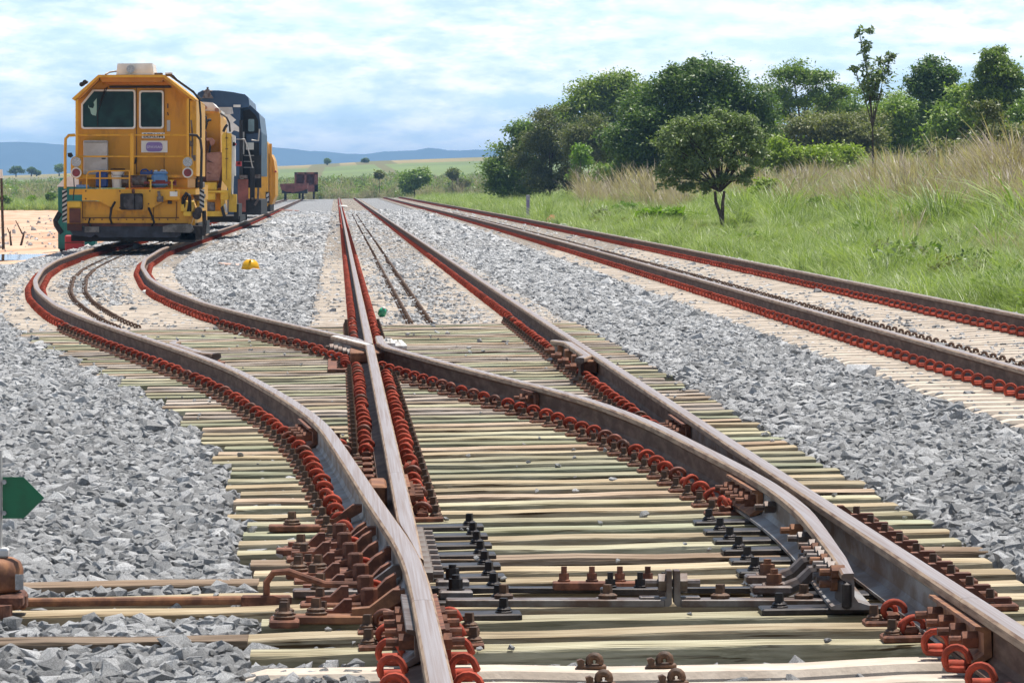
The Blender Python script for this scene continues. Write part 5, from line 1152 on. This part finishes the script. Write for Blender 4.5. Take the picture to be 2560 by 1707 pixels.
tree('bush', 'yellow green bush low behind the dry grass, middle right', 'bush', (1850,440), 226, [(1820,372,44,40),(1880,382,50,36),(1940,374,40,34),(1770,352,30,40)], 'leaf_yel', 4200, .13, .05, group=TG)
tree('bush', 'green bush low behind the dry grass, far right', 'bush', (2290,430), 205, [(2255,336,52,40),(2310,328,46,42),(2350,350,44,38),(2200,350,46,34),(2150,362,36,26)], 'leaf_olive', 4600, .13, .05, group=TG)
tree('bush', 'small olive bush before the dark trees beside pale dry grass', 'bush', (1395,455), 290, [(1380,405,26,22),(1430,400,28,26)], 'leaf_mid', 1300, .13, .04, group=TG)
tree('sapling', 'thin leaning sapling in the dry grass at the right', 'sapling', (2268,420), 190, [(2262,250,28,22),(2290,270,26,20),(2255,290,22,14)], 'leaf_olive', 900, .12, .04, group=TG, clump=14)
for (x, y, w, h, Yb, c, l) in ((1985,400,34,26,214,'leaf_mid','mid green shrub among the dry grass right of the sapling stem'),(2110,395,44,28,208,'leaf_olive','olive shrub in the dry grass under the dark pillar tree'),(1760,440,30,20,190,'leaf_yel','low yellow green shrub right of the slim forked tree'),
        (1900,470,34,16,160,'leaf_mid','low weedy shrub where green grass meets dry grass, middle right'),(2195,470,40,22,140,'leaf_mid','dark weedy shrub at the foot of the dry grass, far right'),(1440,480,30,14,200,'leaf_bright','low bright weeds in the grass left of the central trunk')):
    tree('bush', l, 'bush', (x, y+h), Yb, [(x,y,w,h),(x+w*.6,y+h*.2,w*.6,h*.7),(x-w*.6,y+h*.2,w*.6,h*.7)], c, 700, .10, .03, group=TG)
tree('bush', 'olive scrub behind the slim forked tree, left of its trunk', 'bush', (1590,452), 236, [(1570,425,46,24),(1620,435,40,20),(1530,440,30,16)], 'leaf_olive', 1900, .12, .04, group=TG)
tree('bush', 'grey green scrub behind the slim forked tree, right of its trunk', 'bush', (1720,450), 230, [(1700,425,44,30),(1745,415,34,34),(1670,440,30,18)], 'leaf_mid', 1900, .12, .04, group=TG)
tree('plant', 'low broad leaved plant in the grass left of the slim tree', 'plant', (1520,515), 165, [(1500,495,22,12),(1535,492,26,12),(1555,500,16,8)], 'leaf_bright', 420, .17, .02, clump=8)
tree('plant', 'young plant with red brown leaves beside the right hand rail', 'plant', (1690,598), 108, [(1700,578,14,7),(1678,572,9,9),(1690,588,20,5)], 'leaf_red', 110, .10, .012, clump=6)
tree('plant', 'dark row leaved frond at the right edge in the grass', 'plant', (2350,570), 118, [(2330,530,14,18),(2345,555,12,14),(2322,515,9,8)], 'leaf_dark', 160, .12, .014, clump=6)
tree('bush', 'long dark green thicket at the back behind the sapling', 'bush', (1990,420), 335, [(1950,256,64,46),(2045,268,80,54),(1900,286,60,50),(2000,325,90,54),(2110,262,60,44)], 'leaf_mid', 6800, .16, .05, group=TG)
tree('bush', 'long green thicket at the back below the tall right tree', 'bush', (2260,420), 330, [(2190,258,66,48),(2290,262,80,60),(2120,325,80,54),(2340,285,50,70),(2230,330,90,50)], 'leaf_dark', 6800, .16, .05, group=TG)
tree('bush', 'dark thicket at the back filling the middle of the tree group', 'bush', (1500,440), 345, [(1440,340,80,70),(1540,330,80,70),(1640,320,80,70),(1730,310,60,60),(1600,395,90,40),(1480,400,60,40)], 'leaf_mid', 8000, .17, .05, group=TG)
tree('bush', 'solitary dark shrub on the far scrub right of the wagons', 'bush', (952,441), 560, [(952,412,28,18),(965,402,16,14),(938,425,20,14)], 'leaf_mid', 1500, .26, .08)
for (x, y, w, h, l) in ((1040,398,9,12,'small dark shrub on the scrub right of the solitary one'),(1062,420,12,8,'low grey shrub far off left of the tree group'),(872,402,9,7,'tiny shrub on the scrub above the rails')):
    tree('bush', l, 'bush', (x, y+h+4), 600, [(x,y,w,h)], 'leaf_olive', 420, .26, .05)
for (x, y, w, h, yb, Y, l) in ((752,370,6,6,379,1700,'tiny far tree on the field crest, left of two'),(838,368,9,4,374,1700,'tiny wide far tree on the field crest, right of two'),(37,391,16,8,401,1500,'wide far tree on the skyline at the left edge'),(72,390,9,6,401,1500,'taller far tree on the left skyline, second from the left'),(84,396,9,4,401,1500,'low far tree beside the second left skyline tree'),(136,386,11,9,399,1450,'far tree on the left skyline just beside the machine')):
    tree('tree', l, 'tree', (x, yb), Y, [(x,y,w*.7,h*.8),(x+w*.5,y+h*.3,w*.45,h*.5),(x-w*.5,y+h*.25,w*.4,h*.5)], 'leaf_dark', 500, .5, .2)
for (x, y, w, h, l, c) in ((116,452,6,9,'dark small bush at the edge of the yard beside the toilet','leaf_dark'),(72,458,8,5,'bright green shrub at the far edge of the yard','leaf_bright'),(12,460,10,6,'green shrub at the yard edge behind the post','leaf_mid')):
    tree('bush', l, 'bush', (x, y+h), 415, [(x,y,w,h)], c, 420, .2, .03)

# ------------------------------------------------------------------ grasses
gsrc = bpy.data.collections.new('grass_shapes')
def tuft(seed, n, h, spread, bend, w, m, head=False, seg=4):
    r2 = np.random.default_rng(seed); b = MB()
    for i in range(n):
        a = r2.uniform(0, 6.28); rr = spread*math.sqrt(r2.uniform()); p = np.array([rr*math.cos(a), rr*math.sin(a), 0]); d = np.array([math.cos(a+r2.normal(0,.7)), math.sin(a+r2.normal(0,.7)), 0])
        H = h*r2.uniform(.55, 1.15); B = bend*H*r2.uniform(.3, 1.3); side = np.array([-d[1], d[0], 0]); ww = w*r2.uniform(.7, 1.3); base = len(b.v)
        for k in range(seg+1):
            t = k/seg; q = p + d*B*t**2.0 + np.array([0,0,H*(t - .32*bend*t**3)]); wk = ww*(1-t*.9) if not head else ww*(.35 if t < .72 else (1.3 if t < .97 else .2))
            b.v += [tuple(q - side*wk), tuple(q + side*wk)]
        for k in range(seg): b.f.append([base+2*k, base+2*k+1, base+2*k+3, base+2*k+2]); b.m.append(0)
    me = bpy.data.meshes.new('tuft_shape'); me.from_pydata(b.v, [], b.f); me.materials.append(M[m]); return bpy.data.objects.new('tuft_shape', me)
for k in range(4): gsrc.objects.link(tuft(k, 62, .50, .22, .75, .0065, 'grass'))
for k in range(2): gsrc.objects.link(tuft(10+k, 44, .80, .2, .85, .008, 'grass') if k == 0 else tuft(10+k, 26, .62, .16, 1.0, .017, 'grass'))
dsrc = bpy.data.collections.new('dry_shapes')
for k in range(4): dsrc.objects.link(tuft(20+k, 46, 1.7, .32, .40, .0065, 'dry', True, 5))
for k in range(2): dsrc.objects.link(tuft(30+k, 46, 1.1, .35, .6, .0065, 'dry', False, 4))
ssrc = bpy.data.collections.new('scrub_shapes')
def shrub(seed, m, n=120):
    r2 = np.random.default_rng(seed); vs, fs = [], []
    for i in range(n):
        d = r2.normal(size=3); d /= np.linalg.norm(d); d[2] = abs(d[2]); p = d*r2.uniform(.4,1)**.5; nr = r2.normal(0,.6,3)+np.array([0,-.1,.7]); leaf_quad(vs, fs, p, .22, nr/np.linalg.norm(nr), r2.normal(size=3))
    me = bpy.data.meshes.new('scrub_shape'); me.from_pydata([tuple(v) for v in vs], [], fs); me.materials.append(M[m]); return bpy.data.objects.new('scrub_shape', me)
for k, m_ in enumerate(('leaf_olive','leaf_mid','leaf_grey')): ssrc.objects.link(shrub(40+k, m_, 150))
def rnd_pts(n, fx0, fx1, Y0, Y1, pw=1.0):
    Y = Y0 + (Y1-Y0)*rng.uniform(0,1,n)**pw; a = fx0(Y); b_ = fx1(Y); x = a + (b_-a)*rng.uniform(0,1,n); return x, Y
edge = lambda Y: X3(Y) + G + .62
frame_r = lambda Y: (2560-VX)*Y/F + 1.5
def grass(name, label, n, fx0, fx1, Y0, Y1, coll, nk, s0, s1, pw=1.0, keep=None, shape=None):
    x, Y = rnd_pts(n, fx0, fx1, Y0, Y1, pw); ok = fx1(Y) > fx0(Y)
    if keep is not None: ok &= keep(x, Y)
    x, Y = x[ok], Y[ok]; z = T(x, Y) - .02; m = len(x)
    pn = .5 + .25*np.sin(x*1.9 + 2*np.sin(Y*.21)) + .25*np.sin(Y*.33 + 1.7*np.sin(x*.8)); sz = rng.uniform(s0, s1, m)*(.38 + 1.25*pn)
    sz = np.where((np.abs(x/Y - .0743) < .008) & (Y > 118) & (Y < 157), sz*.38, sz)      # shorter grass round the slim tree
    if shape is not None: sz = sz*shape(x, Y)
    rot = np.stack([rng.normal(0,.08,m), rng.normal(0,.08,m), rng.uniform(0,6.28,m)], 1)
    return scatter(name, np.stack([x,Y,z],1), rot, sz, rng.integers(0, nk, m), coll, label)
grass('grass', 'fresh green grass along the right hand track', 15000, edge, lambda Y: np.minimum(frame_r(Y), edge(Y)+4.5+Y*.02), 28, 190, gsrc, 6, .32, .78, 1.0, lambda x, Y: rng.uniform(0,1,len(x)) < np.clip((x-edge(Y))/.8+.25, 0, 1))
grass('grass', 'green grass on the bank between track and trees', 9000, lambda Y: edge(Y), lambda Y: np.minimum(frame_r(Y), edge(Y)+9), 190, 480, gsrc, 6, .5, 1.1)
grass('grass', 'tall green grass in front of the dry grass', 5000, lambda Y: edge(Y)+4.5, lambda Y: np.minimum(frame_r(Y), edge(Y)+12), 60, 200, gsrc, 6, .6, 1.15)
grass('dry_grass', 'tall brown dry grass in front of the bushes at the right', 9500, lambda Y: edge(Y)+7.8, lambda Y: np.minimum(frame_r(Y), edge(Y)+23), 105, 262, dsrc, 6, .8, 1.2, .9, lambda x, Y: (x/Y > .064), lambda x, Y: np.interp(x/Y, [.064,.088,.108,.13], [.44,.52,.56,.64]))
grass('dry_grass', 'thin dry grass under the trees', 2600, lambda Y: edge(Y)+5.5, lambda Y: np.minimum(frame_r(Y), edge(Y)+16), 200, 330, dsrc, 6, .6, .95, 1.0, lambda x, Y: (x/Y < .080) & (x/Y > .047))
grass('grass', 'green grass at the far edge of the dirt yard', 5200, lambda Y: -90+0*Y, lambda Y: XO(Y)-1.5, 392, 455, gsrc, 6, .9, 1.8)
grass('dry_grass', 'scattered dry stalks in the green grass', 130, lambda Y: edge(Y)+2.5, lambda Y: np.minimum(frame_r(Y), edge(Y)+9), 60, 260, dsrc, 6, .25, .5)
grass('grass', 'green tufts among the tall dry grass', 3600, lambda Y: edge(Y)+6.5, lambda Y: np.minimum(frame_r(Y), edge(Y)+22), 105, 250, gsrc, 6, 1.0, 2.0, .8, lambda x, Y: rng.uniform(0,1,len(x)) < .5)
grass('scrub', 'grey green low scrub covering the ground before the far field', 8000, lambda Y: -.062*Y-10, lambda Y: .062*Y+10, 600, 900, ssrc, 3, .5, 1.25, 1.4)
grass('dry_grass', 'dry grass over the far scrub land', 2600, lambda Y: -.066*Y-10, lambda Y: .062*Y+10, 575, 800, dsrc, 6, .6, 1.05, 1.4)
grass('dry_grass', 'single tall dry stalks standing above the dry grass', 330, lambda Y: edge(Y)+8, lambda Y: np.minimum(frame_r(Y), edge(Y)+22), 120, 230, dsrc, 4, .8, 1.15, .9, lambda x, Y: (x/Y > .07), lambda x, Y: np.interp(x/Y, [.07,.13], [.55,.85]))

grass('weeds', 'leafy weeds scattered through the green grass', 420, lambda Y: edge(Y)+.8, lambda Y: np.minimum(frame_r(Y), edge(Y)+9), 50, 230, ssrc, 3, .16, .42)
# ------------------------------------------------------------------ the air
hm = bpy.data.materials.new('haze_air'); hm.use_nodes = True; t = hm.node_tree; t.nodes.clear()
o_ = node(t, 'ShaderNodeOutputMaterial'); pv = node(t, 'ShaderNodeVolumePrincipled'); pv.inputs['Color'].default_value = (.37, .64, 1.0, 1); pv.inputs['Density'].default_value = HAZE
pv.inputs['Anisotropy'].default_value = 0.0
t.links.new(pv.outputs[0], o_.inputs['Volume'])
b = MB(); b.box(-9500, 9500, -60, 26000, -30, 84); tag(b.build('haze', hm), kind='stuff')
